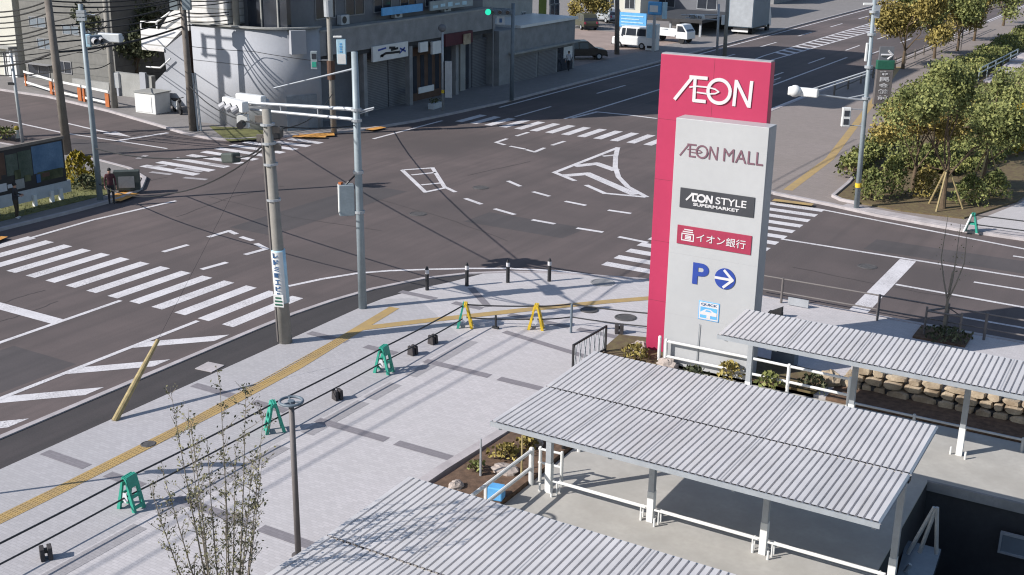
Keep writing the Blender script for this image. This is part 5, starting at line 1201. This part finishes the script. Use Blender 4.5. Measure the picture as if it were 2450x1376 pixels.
# small flatbed truck
p = G(1605, 100, .13); t = thing('flatbed_truck', 'small white flatbed truck standing under the dark roof beside the pale machine', 'truck', (0, 0, 0))
b = MB(); b.extr([(1.1, -.85, .5), (1.1, -.85, 2.0), (1.9, -.85, 2.0), (2.5, -.85, 1.25), (2.55, -.85, .5)], (0, 1.7, 0)); b.build('cab', 'carw', t, bevel=.05)
b = MB(); b.add([(1.95, -.7, 1.9), (1.95, .7, 1.9), (2.46, .7, 1.32), (2.46, -.7, 1.32)], [(0, 1, 2, 3)]); b.build('windscreen', 'glass', t)
for s in (-1, 1):
    b = MB(); b.add([(1.25, s * .86, 1.25), (2.3, s * .86, 1.25), (1.85, s * .86, 1.85), (1.25, s * .86, 1.85)], [(0, 1, 2, 3)]); b.build('side_window', 'glass', t)
b = MB(); b.box(-2.5, 1.0, -.9, .9, .7, .8); b.box(-2.5, 1.0, -.9, -.86, .8, 1.35); b.box(-2.5, 1.0, .86, .9, .8, 1.35); b.box(-2.5, -2.46, -.86, .86, .8, 1.35); b.build('load_bed', 'carw', t)
for x in (-1.5, 1.8):
    for s in (-1, 1): b = MB(); wheel(b, (x, s * .72, .36), .36, .24); b.build('wheel', 'black', t)
t.location = (p.x, p.y, .13); t.rotation_euler = (0, 0, -.15)
# box truck
p = G(1800, 76, 0); t = thing('box_truck', 'blue grey box truck standing at the left kerb of the avenue behind the red sign', 'truck', (0, 0, 0))
MB().box(-3.6, 2.0, -1.5, 1.5, .9, 4.6).build('cargo_box', 'truckb', t, bevel=.05); b = MB(); b.extr([(2.1, -1.15, .6), (2.1, -1.15, 2.9), (3.3, -1.15, 2.9), (3.9, -1.15, 1.7), (3.95, -1.15, .6)], (0, 2.3, 0)); b.build('cab', 'carw', t, bevel=.06)
b = MB(); b.add([(3.36, -1.0, 2.8), (3.36, 1.0, 2.8), (3.9, 1.0, 1.75), (3.9, -1.0, 1.75)], [(0, 1, 2, 3)]); b.build('windscreen', 'glass', t)
b = MB(); b.box(-3.5, 3.6, -.9, .9, .55, .85); b.build('chassis', 'blackm', t); MB().box(-3.66, -3.61, -1.4, 1.4, 1.0, 4.5).build('rear_door', 'steel', t); MB().box(-3.75, -3.6, -1.0, 1.0, .4, .6).build('rear_bumper', 'white', t)
for x in (-2.3, 2.9):
    for s in (-1, 1): b = MB(); wheel(b, (x, s * 1.0, .48), .48, .3); b.build('wheel', 'black', t)
t.location = (-48.6, 138.4, 0); t.rotation_euler = (0, 0, PI / 2)

# roadside boards, machines and far buildings
p, q = onY(1483, 29, 121.5), onY(1545, 68, 121.5)
t = thing('roadside_board', 'blue roadside board with pale rows behind the white minivan', 'signboard', (p.x, 121.5, .13)); zc = q.z
MB().box(p.x, q.x, 121.5, 121.75, zc, p.z).build('board', 'sky_blue', t); b = MB()
for k in range(4): z = p.z - (p.z - zc) * (.18 + .22 * k); b.box(p.x + .2, p.x + (q.x - p.x) * (.9 - .15 * (k % 2)), 121.47, 121.5, z - .12, z)
b.build('pale_rows', 'pale_blue', t); b = MB()
for x in (p.x + .2, q.x - .2): b.box(x - .08, x + .08, 121.55, 121.7, .13, zc)
b.build('post', 'steel', t)
p = G(1562, 123, .13); t = thing('shop_pylon', 'small pylon with a blue and white round cornered sign beside the minivan', 'sign', tuple(p))
zt = zat(p.x, p.y, 4); zm = zat(p.x, p.y, 36); MB().box(p.x - .12, p.x + .12, p.y - .1, p.y + .1, .13, zm).build('post', 'steel', t)
MB().box(p.x - .75, p.x + .75, p.y - .15, p.y + .15, zm, zt).build('sign_box', 'sky_blue', t, bevel=.1); MB().box(p.x - .5, p.x + .4, p.y - .18, p.y - .15, zm + .3, zm + .95).build('white_mark', 'white', t); MB().box(p.x + .85, p.x + 1.3, p.y - .1, p.y + .1, zm - .3, zt).build('side_banner', 'pale_blue', t)
p = G(1556, 121, .13); t = thing('vending_machine', 'pale green and white machine at the right end of the white minivan', 'vending machine', (p.x, p.y + .6, .13)); z = zat(p.x, p.y, 58)
MB().box(p.x - .6, p.x + .6, p.y, p.y + .8, .13, z).build('body', 'white', t, bevel=.03); MB().box(p.x - .5, p.x + .5, p.y - .02, p.y, z * .5, z - .1).build('display', 'pale_blue', t); MB().box(p.x - .4, p.x + .4, p.y - .03, p.y, .35, .6).build('dispensing_slot', 'blackm', t)
p, q = onY(1560, 40, 133), onY(1710, 60, 133)
t = thing('machine_shed', 'open shed roof coloured dark as shade behind the flatbed truck', 'shed', (p.x, 133, .1)); MB().box(p.x, q.x, 129, 141, p.z, p.z + .35).build('roof', 'conc_dark', t); MB().box(p.x, q.x, 139, 141, .1, p.z).build('wall', 'conc_dark', t); b = MB()  # shade over the shed is put into the dark roof colour
for x in (p.x + .3, (p.x + q.x) / 2, q.x - .3): b.box(x - .12, x + .12, 129.3, 129.5, .1, p.z)
b.build('post', 'steel', t)
for lab, px0, px1, Y, top, dep, m, nm in (('cream house with a grey base behind the parking lot', 1436, 1532, 146, -40, 10, 'cream', 'house'), ('dark workshop building behind the machine shed', 1545, 1745, 152, -60, 14, 'darkwall', 'workshop'),
        ('long dark building at the top of the avenue', 1840, 2110, 205, -60, 16, 'darkwall', 'workshop'), ('grey building behind the box truck', 1700, 1850, 178, -70, 14, 'conc_mid', 'workshop'), ('grey house behind the dark workshop', 1380, 1440, 160, -30, 10, 'conc_mid', 'house')):
    p, q = onY(px0, 20, Y), onY(px1, 20, Y); zt = zat((p.x + q.x) / 2, Y, top)
    t = wallbox(nm, lab, 'building', p.x, q.x, Y, Y + dep, zt, m); MB().box(p.x - .3, q.x + .3, Y - .3, Y + dep + .3, zt + .002, zt + .4).build('roof', 'greywall', t)
    k = max(2, int((q.x - p.x) / 4)); dxw = (q.x - p.x) / k
    for i in range(k): window_y(t, p.x + dxw * (i + .25), p.x + dxw * (i + .7), 1.2, 2.9, Y); window_y(t, p.x + dxw * (i + .25), p.x + dxw * (i + .7), 4.2, 5.9, Y)
p, q = onY(2140, 0, 190), onY(2460, 0, 190)

# ================================================================== PEOPLE
def person(label, loc, rz, H, joints, cols, hold=None, hair=True):
    """one skinned body; joints give the pose, cols = (top, trousers, shoes)"""
    t = thing('person', label, 'person', (0, 0, 0)); k = H / 1.7
    J = dict(pel=(0, 0, .92, .14), bel=(0, .0, 1.05, .135), che=(0, .01, 1.3, .155), nec=(0, .02, 1.46, .055), hd1=(0, .03, 1.53, .075), hd2=(0, .035, 1.63, .085),
             shl=(-.17, .01, 1.4, .065), shr=(.17, .01, 1.4, .065), ell=(-.24, .02, 1.14, .045), elr=(.24, .02, 1.14, .045), wrl=(-.25, .08, .9, .032), wrr=(.25, .08, .9, .032), hal=(-.25, .1, .81, .035), har=(.25, .1, .81, .035),
             hil=(-.095, 0, .86, .1), hir=(.095, 0, .86, .1), knl=(-.1, .02, .48, .065), knr=(.1, .02, .48, .065), anl=(-.1, -.02, .08, .045), anr=(.1, -.02, .08, .045), tol=(-.11, .14, .04, .035), tor=(.11, .14, .04, .035))
    J.update(joints); names = list(J); E_ = [('pel', 'bel'), ('bel', 'che'), ('che', 'nec'), ('nec', 'hd1'), ('hd1', 'hd2'), ('che', 'shl'), ('che', 'shr'), ('shl', 'ell'), ('shr', 'elr'), ('ell', 'wrl'), ('elr', 'wrr'), ('wrl', 'hal'), ('wrr', 'har'),
          ('pel', 'hil'), ('pel', 'hir'), ('hil', 'knl'), ('hir', 'knr'), ('knl', 'anl'), ('knr', 'anr'), ('anl', 'tol'), ('anr', 'tor')]
    me = bpy.data.meshes.new('body'); me.from_pydata([tuple(c * k for c in J[n][:3]) for n in names], [(names.index(a), names.index(c)) for a, c in E_], [])
    ob = bpy.data.objects.new('body', me); COL.objects.link(ob); md = ob.modifiers.new('s', 'SKIN'); md.use_smooth_shade = True
    for i, n in enumerate(names): sv = me.skin_vertices[0].data[i]; sv.radius = (J[n][3] * k,) * 2; sv.use_root = n == 'pel'
    ob.modifiers.new('d', 'SUBSURF').levels = 2
    dg = bpy.context.evaluated_depsgraph_get(); m2 = bpy.data.meshes.new_from_object(ob.evaluated_get(dg)); bpy.data.objects.remove(ob); m2.name = 'body'
    m2.materials.clear()
    for m in ('skin',) + cols: m2.materials.append(M[m])
    hands = [Vector(J[n][:3]) * k for n in ('hal', 'har')]
    for f in m2.polygons:
        c = f.center; z = c.z / k
        if z > 1.475 or min((c - h).length for h in hands) < .085 * k: f.material_index = 0
        elif z < .1: f.material_index = 3
        elif z < .93 and abs(c.x) < .215 * k: f.material_index = 2
        else: f.material_index = 1
    o = bpy.data.objects.new('body', m2); COL.objects.link(o); o.parent = t
    hd = Vector(J['hd2'][:3]) * k
    if hair:
        b = MB(); b.sph(hd + Vector((0, -.015, .02)) * k, (.088 * k, .1 * k, .1 * k), 12, 8); b.v = [v for v in b.v]; b.build('hair', 'hair', t, True)
    b = MB(); b.sph(hd + Vector((0, .105, -.02)) * k, (.014 * k, .02 * k, .02 * k), 6, 4); b.build('nose', 'skin', t)
    b = MB()
    for s in (-1, 1): b.sph(hd + Vector((s * .035, .088, .0)) * k, (.012 * k,) * 3, 6, 4)
    b.build('eye', 'black', t)
    for n, s in (('hal', -1), ('har', 1)):
        b = MB(); c = Vector(J[n][:3]) * k
        for i in range(4): b.tube([c + Vector((s * .0, (-.03 + .02 * i), -.01)) * k, c + Vector((s * .005, (-.02 + .022 * i), -.06 - .012 * (i in (1, 2)))) * k, c + Vector((-s * .015, (-.01 + .022 * i), -.085 - .012 * (i in (1, 2)))) * k], [.009 * k, .008 * k, .006 * k], 5)
        b.tube([c + Vector((0, .02, .0)) * k, c + Vector((-s * .02, .06, -.03)) * k], [.01 * k, .007 * k], 5); b.build('finger', 'skin', t)
    t.location = loc; t.rotation_euler = (0, 0, rz); return t
p = G(42, 523, .12)
person('person in dark clothes standing in front of the billboard with forearms raised', tuple(p), -1.0, 1.72, dict(ell=(-.25, .03, 1.14, .045), elr=(.25, .03, 1.14, .045), wrl=(-.16, .25, 1.12, .032), wrr=(.16, .25, 1.12, .032), hal=(-.1, .32, 1.16, .035), har=(.1, .32, 1.16, .035)), ('cloth_dk', 'cloth_br', 'cloth_wh'))
p = G(268, 488, .12)
person('person in a burgundy top and dark trousers beside the teal signal pole', tuple(p), -2.2, 1.8, dict(), ('cloth_red', 'cloth_dk', 'cloth_dk'))
p = G(1360, 170, .12)
person('pedestrian in a white top walking along the shaded pavement by the low shop', tuple(p), .2, 1.75, dict(knl=(-.1, .18, .5, .065), anl=(-.1, .26, .1, .045), tol=(-.1, .4, .1, .035), anr=(.1, -.3, .1, .045), knr=(.1, -.08, .48, .065), tor=(.1, -.16, .04, .035), wrl=(-.24, -.1, .92, .032), hal=(-.24, -.14, .84, .035), wrr=(.24, .22, .95, .032), har=(.24, .28, .89, .035)), ('cloth_wh', 'cloth_dk', 'cloth_dk'))

# ================================================================== TREES AND PLANTS
def branch(b, a, d, L, r, depth, tips, spread=.5):
    pts = [Vector(a)]; d = Vector(d).normalized()
    for i in range(3):
        d = (d + Vector((random.gauss(0, .12), random.gauss(0, .12), random.gauss(.03, .08)))).normalized(); pts.append(pts[-1] + d * L / 3)
    b.tube(pts, [r, r * .82, r * .66, r * .5], 6 if r > .04 else 4, False); tips.append((pts[-1], depth)); tips.append((pts[2], depth))
    if depth > 0:
        for i in range(random.choice((2, 3, 3))):
            a2 = random.uniform(0, 2 * PI); o = d.orthogonal().normalized(); q = (Matrix.Rotation(a2, 3, d) @ o)
            branch(b, pts[random.choice((2, 3, 3))], d + q * random.uniform(spread * .6, spread * 1.4), L * random.uniform(.6, .8), r * .55, depth - 1, tips, spread)
def tree(name, label, base, H, n, leaf, size=.16, trunk_r=.14, trunk_h=.3, spread=.65, clump=.6, depth=3, group=None, cat='tree', lean=(0, 0), stakes=False, bark='bark', limbs=3):
    t = thing(name, label, cat, tuple(base), group); b = MB(); tips = []; base = Vector(base)
    top = base + Vector((lean[0], lean[1], H * trunk_h)); b.tube([base, base.lerp(top, .5) + Vector((random.uniform(-.05, .05), random.uniform(-.05, .05), 0)), top], [trunk_r * 1.25, trunk_r, trunk_r * .85], 9, False)
    branch(b, top, (lean[0] * .1, lean[1] * .1, 1), H * .3, trunk_r * .7, depth, tips, spread)
    for i in range(limbs):
        a = i * 2 * PI / limbs + random.uniform(-.3, .3); branch(b, top - Vector((0, 0, random.uniform(0, H * .06))), (math.cos(a) * spread * 1.3, math.sin(a) * spread * 1.3, .8), H * .24, trunk_r * .55, depth, tips, spread)
    b.build('trunk', bark, t); b = MB(); tips = [p for p, d in tips if d <= 1]
    cl = [(p, random.uniform(.45, 1.15)) for p in tips]
    for i in range(n):
        p, k = random.choice(cl); q = Vector((random.gauss(0, 1), random.gauss(0, 1), random.gauss(0, .85))); q = q.normalized() * (random.random() ** .45) * clump * k
        b.leaf(p + q, size * random.uniform(.55, 1.25))
    b.build('crown', leaf, t)
    if stakes:
        b = MB()
        for a in (0.4, 2.5, 4.6): b.tube([base + Vector((1.0 * math.cos(a), 1.0 * math.sin(a), 0)), base + Vector((.1 * math.cos(a), .1 * math.sin(a), 2.0))], .05, 6)
        b.build('support_stake', 'guard', t)
    return t
def gz(px, py, z=.2): return G(px, py, z)
tree('street_tree', 'large olive green tree on three yellow stakes in the front of the corner bed', gz(2255, 498), 7.8, 9500, 'leaf_a', .095, .13, .24, .36, .7, 3, 'trees in the corner bed', stakes=True)
tree('street_tree', 'tall slim olive tree with stakes between the front tree and the driveway', gz(2352, 445), 5.6, 6500, 'leaf_a', .095, .11, .28, .34, .6, 3, 'trees in the corner bed', stakes=True)
tree('street_tree', 'leafy young tree just right of the signal pole with the yellow band', gz(2185, 455), 5.6, 6000, 'leaf_b', .095, .1, .24, .36, .6, 3, 'trees in the corner bed')
for i, (px, py, H, lm) in enumerate(((2160, 165, 8.5, 'leaf_b'), (2235, 140, 9.0, 'leaf_a'), (2330, 98, 9.5, 'leaf_a'), (2290, 122, 8.0, 'leaf_b'), (2400, 62, 9.5, 'leaf_a'))):
    tree('promenade_tree', ['autumn coloured tree overhanging the avenue right of the slim signal pole', 'green tree second in the promenade row at the top right', 'green tree at the top right beside the thin lamp post of the promenade', 'rusty leafed tree between two green promenade trees', 'green tree farthest along the promenade at the top right'][i],
         gz(px, py, .12), H, 13000, lm, .15, .14, .2, .62, 1.25, 3, 'trees along the promenade')
# low planting
for i, (px, py, r, h, n, m, lab) in enumerate(((2082, 478, .7, 1.7, 330, 'leaf_g', 'low green bush at the foot of the yellow banded pole'), (2132, 468, .8, 2.1, 420, 'leaf_g', 'upright green bush right of the yellow banded pole'),
    (2212, 470, .7, 1.6, 340, 'leaf_b', 'ochre bush left of the largest corner tree trunk'), (2318, 486, .8, 1.5, 360, 'leaf_g', 'green bush right of the largest corner tree trunk'), (2378, 470, .8, 1.4, 340, 'leaf_a', 'olive bush beside the driveway'),
    (2165, 405, 1.1, 2.4, 520, 'leaf_a', 'olive bush behind the young tree of the corner bed'), (2440, 320, 1.6, 2.0, 700, 'leaf_y', 'bright yellow bush at the right edge of the photo'), (2400, 330, 1.1, 1.5, 420, 'leaf_y', 'yellow green bush left of the bright yellow one'), (2430, 365, 1.1, 1.2, 380, 'leaf_y', 'low yellow bush in front of the bright yellow one'))):
    p = gz(px, py); shrub(lab, (p.x, p.y, .2), r * 1.15, h * 1.1, n * 3, m, size=.085)
def hedge(label, pts, wd, h, n, m):
    t = thing('hedge', label, 'hedge', (*pts[0], .2)); b = MB(); L = sum((Vector(pts[i + 1]) - Vector(pts[i])).length for i in range(len(pts) - 1))
    for i in range(len(pts) - 1):
        a, c = Vector(pts[i]), Vector(pts[i + 1]); d = (c - a); nn = Vector((-d.y, d.x)).normalized(); k = int(n * d.length / L)
        for _ in range(k):
            u, v = random.random(), random.uniform(-1, 1); hh = random.random() ** .5; q = a + d * u + nn * v * wd / 2 * (1.05 - .2 * hh)
            b.leaf((q.x, q.y, .2 + hh * h * (1 + .16 * math.sin(u * 31 + i) + .1 * math.sin(u * 83))), .11 * random.uniform(.6, 1.3))
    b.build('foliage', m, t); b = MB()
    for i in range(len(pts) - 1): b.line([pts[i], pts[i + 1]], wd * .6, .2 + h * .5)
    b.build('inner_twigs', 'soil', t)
hedge('long clipped green hedge between the promenade and the inner path', [(-18.6, 84), (-19.5, 96), (-19.5, 115), (-19.5, 172)], 3.2, 1.3, 22000, 'leaf_g')
hedge('olive hedge along the inner edge of the corner bed', [(-16.9, 66), (-17.3, 74), (-17.8, 81)], 1.5, 1.0, 3500, 'leaf_g')
hedge('broad green planting below the blue handrail at the right edge', [(-14.5, 84), (-14.2, 95), (-13, 125)], 5.5, .9, 9000, 'leaf_a')
hedge('green and ochre planting strip deep in the corner bed', [(-13.5, 70), (-12, 80)], 5.0, .7, 6000, 'leaf_g')
# blue handrail and pale steps at the right edge
p0, p1 = G(2340, 196, .2), G(2432, 146, .2)
t = thing('handrail', 'blue grey handrail beside pale steps at the right edge', 'handrail', tuple(p0)); b = MB()
for z in (1.15, .75): b.tube([p0 + Vector((0, 0, z)), p1 + Vector((0, 0, z))], .06, 6)
for i in range(6): q = p0.lerp(p1, i / 5); b.tube([q, q + Vector((0, 0, 1.15))], .05, 6)
b.build('rail', 'steel_teal', t)
t = thing('garden_steps', 'pale garden steps beside the blue grey handrail', 'steps', tuple(p0)); b = MB()
for i in range(6): q = p0.lerp(p1, i / 6); b.box(q.x + .3, q.x + 3.6, q.y, q.y + 3.4, .1, .3 + i * .14)
b.build('step', 'kerb', t)
# dark corner shrub and conifers on the left
p = G(190, 440, .16); shrub('yellow green bush with a dark reddish base behind the right end of the billboard', (p.x, p.y, .16), 1.1, 1.9, 420, 'leaf_y', size=.14); 
p = G(205, 452, .16); shrub('dark reddish bush in front of the yellow green one by the signal pole', (p.x, p.y, .16), .7, .8, 240, 'leaf_dk', size=.1)
p = G(15, 330, .16); hedge('yellow green lawn hedge at the left edge above the billboard', [(p.x - 5, p.y), (p.x + .6, p.y)], 1.6, .5, 700, 'leaf_g')
for i, (px, Y, H) in enumerate(((292, 67.5, 9), (308, 69, 10), (330, 70.5, 10.5), (318, 67, 6))):
    x = onY(px, 100, Y).x; tree('dark_tree', ['dark evergreen tree beside the grey panelled building', 'tallest dark evergreen between the grey building and the outdoor stair', 'dark evergreen behind the brown house', 'lower dark evergreen in front of the tall ones'][i], (x, Y, .1), H, 6000, 'leaf_dk', .16, .2, .14, .3, .95, 3, 'dark evergreen trees on the left')
p = G(1415, 62, .13); tree('small_tree', 'small olive tree at the back of the parking lot', tuple(p), 6.0, 3600, 'leaf_b', .17, .1, .12, .5, 1.0, 2)
# brown pillar sign with green top
p = G(2106, 262, .12); z0 = zat(p.x, p.y, 250); z1 = zat(p.x, p.y, 166); z2 = zat(p.x, p.y, 144); z3 = zat(p.x, p.y, 112)
t = thing('pillar_sign', 'brown pillar sign with white characters and a green top beside the slim signal pole', 'sign', tuple(p)); an = math.atan2(side.y, side.x)
wd = .62; q = p + Vector((0, 0, 0))
MB().obox((p.x, p.y, (z0 + z1) / 2), (wd * 2, .4, z1 - z0), an).build('pillar', 'pole_brown', t, bevel=.03); MB().obox((p.x, p.y, (z1 + z2) / 2), (wd * 2.1, .45, z2 - z1), an).build('green_top', 'green_dk', t, bevel=.05)
MB().obox((p.x, p.y, (z2 + z3) / 2), (wd * 1.7, .2, z3 - z2), an).build('arrow_plate', 'darkwall', t)
b = MB(); c = Vector((p.x, p.y, z2 + (z3 - z2) * .4)) + to_cam * .12
for pts in ([(-.42, 0), (.42, 0)], [(.1, .32), (.46, 0)], [(.1, -.32), (.46, 0)]): b.tube([c + side * s + Vector((0, 0, v)) for s, v in pts], .09, 6)
b.build('arrow', 'letter', t); n_ = 5; hh = (z1 - z0) * .86 / n_
for i, ch in enumerate('市民会館前'): text(ch, Vector((p.x, p.y, z1 - (i + .95) * hh)) + to_cam * .215 - side * .38, side, V, hh * .74, .76, 'letter', t, 'lettering', .02, .02)
b = MB()
for s in (-1, 1): b.box(p.x + s * .4 - .08, p.x + s * .4 + .08, p.y - .08, p.y + .08, .12, z0)
b.build('foot', 'pole_brown', t)
# promenade railing and posts
rail_fence('railing', 'brown railing with orange posts along the promenade under the trees', [(-26.3, 96), (-26.1, 125), (-25.6, 160)], (1.0, .55), [(-26.3, 96 + 4 * i) for i in range(16)], 'pole_dark', .05, .08, z0=.12)
p = G(2298, 120, .12); t = thing('thin_lamp_post', 'thin dark lamp post on the promenade at the top right', 'lamp post', tuple(p)); MB().cyl(p, (p.x, p.y, 7), .07, .05, 8).build('pole', 'pole_brown', t); MB().obox((p.x, p.y, 7.05), (.6, .2, .1)).build('lamp_head', 'steel', t)
# green barrier across the driveway, right edge
p = G(2322, 556, .13); t = thing('pipe_barrier', 'green pipe barrier on the driveway across the cross street', 'barrier', tuple(p)); b = MB()
for s in (-1, 1): b.extr([(p.x + s * .02, p.y, 1.05), (p.x + s * .08, p.y, 1.03), (p.x + s * .32, p.y, .13), (p.x + s * .22, p.y, .13)], (0, .3, 0))
b.box(p.x - .14, p.x + .14, p.y, p.y + .3, .5, .58); b.build('leg_frame', 'green', t); MB().cyl((p.x, p.y - .05, .98), (p.x, p.y + .35, .98), .05).build('pipe_clamp', 'green_dk', t)
MB().cyl((p.x - .3, p.y - .1, .13), (p.x - .05, p.y, 1.0), .05).build('white_leg', 'white', t)
tag(MB().tube([(p.x, p.y + .15, .95), (p.x + 8, p.y + .6, .95)], .03, 6).build('barrier_pipe', 'blackm'), 'upper pipe running right from the green barrier on the driveway', 'pipe'); tag(MB().tube([(p.x, p.y + .15, .5), (p.x + 8, p.y + .6, .5)], .03, 6).build('barrier_pipe', 'blackm'), 'lower pipe running right from the green barrier on the driveway', 'pipe')
# bare sapling with a support frame behind the shelter
p = G(2255, 806, .13); t = thing('staked_sapling', 'bare sapling in a dark support frame behind the narrow shelter', 'sapling', tuple(p)); b = MB(); zt = zat(p.x, p.y, 520)
b.tube([p, (p.x, p.y + .05, 1.6), (p.x + .05, p.y, 2.6)], [.06, .05, .035], 7); tips = []
for dx, dy, hh in ((-.42, .1, zt), (.4, -.05, zt - .6), (.05, .3, zt - .3)): b.tube([(p.x, p.y, 1.5), (p.x + dx * .55, p.y + dy, 2.2), (p.x + dx, p.y + dy, 3.0), (p.x + dx * .9, p.y + dy, hh)], [.035, .028, .02, .008], 5)
b.build('trunk', 'bark_lt', t); b = MB()
for i in range(70): q = random.choice(((-.42, .1), (.4, -.05), (.05, .3))); b.leaf((p.x + q[0] + random.gauss(0, .12), p.y + q[1] + random.gauss(0, .12), random.uniform(2.3, zt)), .035)
b.build('crown', 'leaf_s', t); b = MB()
for dx, dy in ((-.6, -.3), (.6, -.3), (0, .5)): b.cyl((p.x + dx, p.y + dy, .13), (p.x + dx, p.y + dy, 1.25), .04, None, 8)
b.tube([(p.x - .6, p.y - .3, 1.1), (p.x + .6, p.y - .3, 1.1), (p.x, p.y + .5, 1.1), (p.x - .6, p.y - .3, 1.1)], .04, 6); b.build('support_frame', 'pole_brown', t)
tag(MB().box(p.x - .9, p.x + .9, p.y - .7, p.y + .7, .12, .2).build('tree_pit', 'soil'), 'dark square tree pit under the bare sapling', 'tree pit')
shrub('low dark planting around the bare sapling', (p.x + .2, p.y - .4, .2), .9, .45, 260, 'leaf_dk', size=.08)
# twiggy young tree in the foreground
p = Vector((-14.75, 14.4, .12)); t = thing('young_tree', 'sparse twiggy young tree with tiny leaves in the near left foreground', 'tree', tuple(p)); b = MB(); lf = MB(); random.seed(23)
HT = zat(p.x, p.y, 905)
def sway(i, f): return Vector((math.sin(i * 2.4 + f * 3) * .05, math.cos(i * 1.7 + f * 2.2) * .05, 0))
for i in range(14):
    a = i * 2.399; q = .12 + 1.15 * math.sqrt((i + .5) / 14); H = (HT - .1) * random.uniform(.72, 1.0) * (1.08 - .16 * q); pts = [p + Vector((.12 * math.cos(a), .12 * math.sin(a), 0))]
    for f in (.2, .4, .6, .8, 1.0): pts.append(p + Vector((q * math.cos(a) * f ** .9, q * math.sin(a) * f ** .9, H * f)) + sway(i, f))
    b.tube(pts, [.026, .022, .018, .013, .008, .003], 5, False)
    for s in range(44):
        f = random.uniform(.3, 1); k = min(4, int(f * 5)); g = f * 5 - k; o = pts[k].lerp(pts[min(5, k + 1)], g); d = Vector((random.gauss(0, .5), random.gauss(0, .5), random.uniform(.5, 1.1))).normalized() * random.uniform(.12, .42)
        b.tube([o, o + d * .5 + Vector((0, 0, -.02)), o + d], [.008, .006, .003], 3, False)
        for _ in range(6): lf.leaf(o + d * random.uniform(.2, 1.05) + Vector((random.gauss(0, .035), random.gauss(0, .035), random.gauss(0, .035))), random.uniform(.02, .042), .55)
b.build('trunk', 'bark_lt', t); lf.build('crown', 'leaf_s', t)
# grass on the corner lawn
b = MB(); random.seed(3)
for _ in range(9000):
    y = random.uniform(24, 43.5); x = random.uniform(-62, -48.2 if y < 41 else -50 - (y - 41) * 1.6); h = random.uniform(.06, .16); a = random.uniform(0, PI); dx, dy = .02 * math.cos(a), .02 * math.sin(a)
    b.add([(x - dx, y - dy, .16), (x + dx, y + dy, .16), (x + random.uniform(-.05, .05), y + random.uniform(-.05, .05), .16 + h)], [(0, 1, 2)])
o = struct(b.build('grass', 'grass'), 'stuff'); o['label'] = 'rough yellowish grass on the corner lawn'; o['category'] = 'grass'

tree('street_tree', 'broad olive tree in the middle of the corner bed behind the staked trees', gz(2235, 400), 6.4, 6500, 'leaf_a', .095, .11, .22, .34, .65, 3, 'trees in the corner bed')
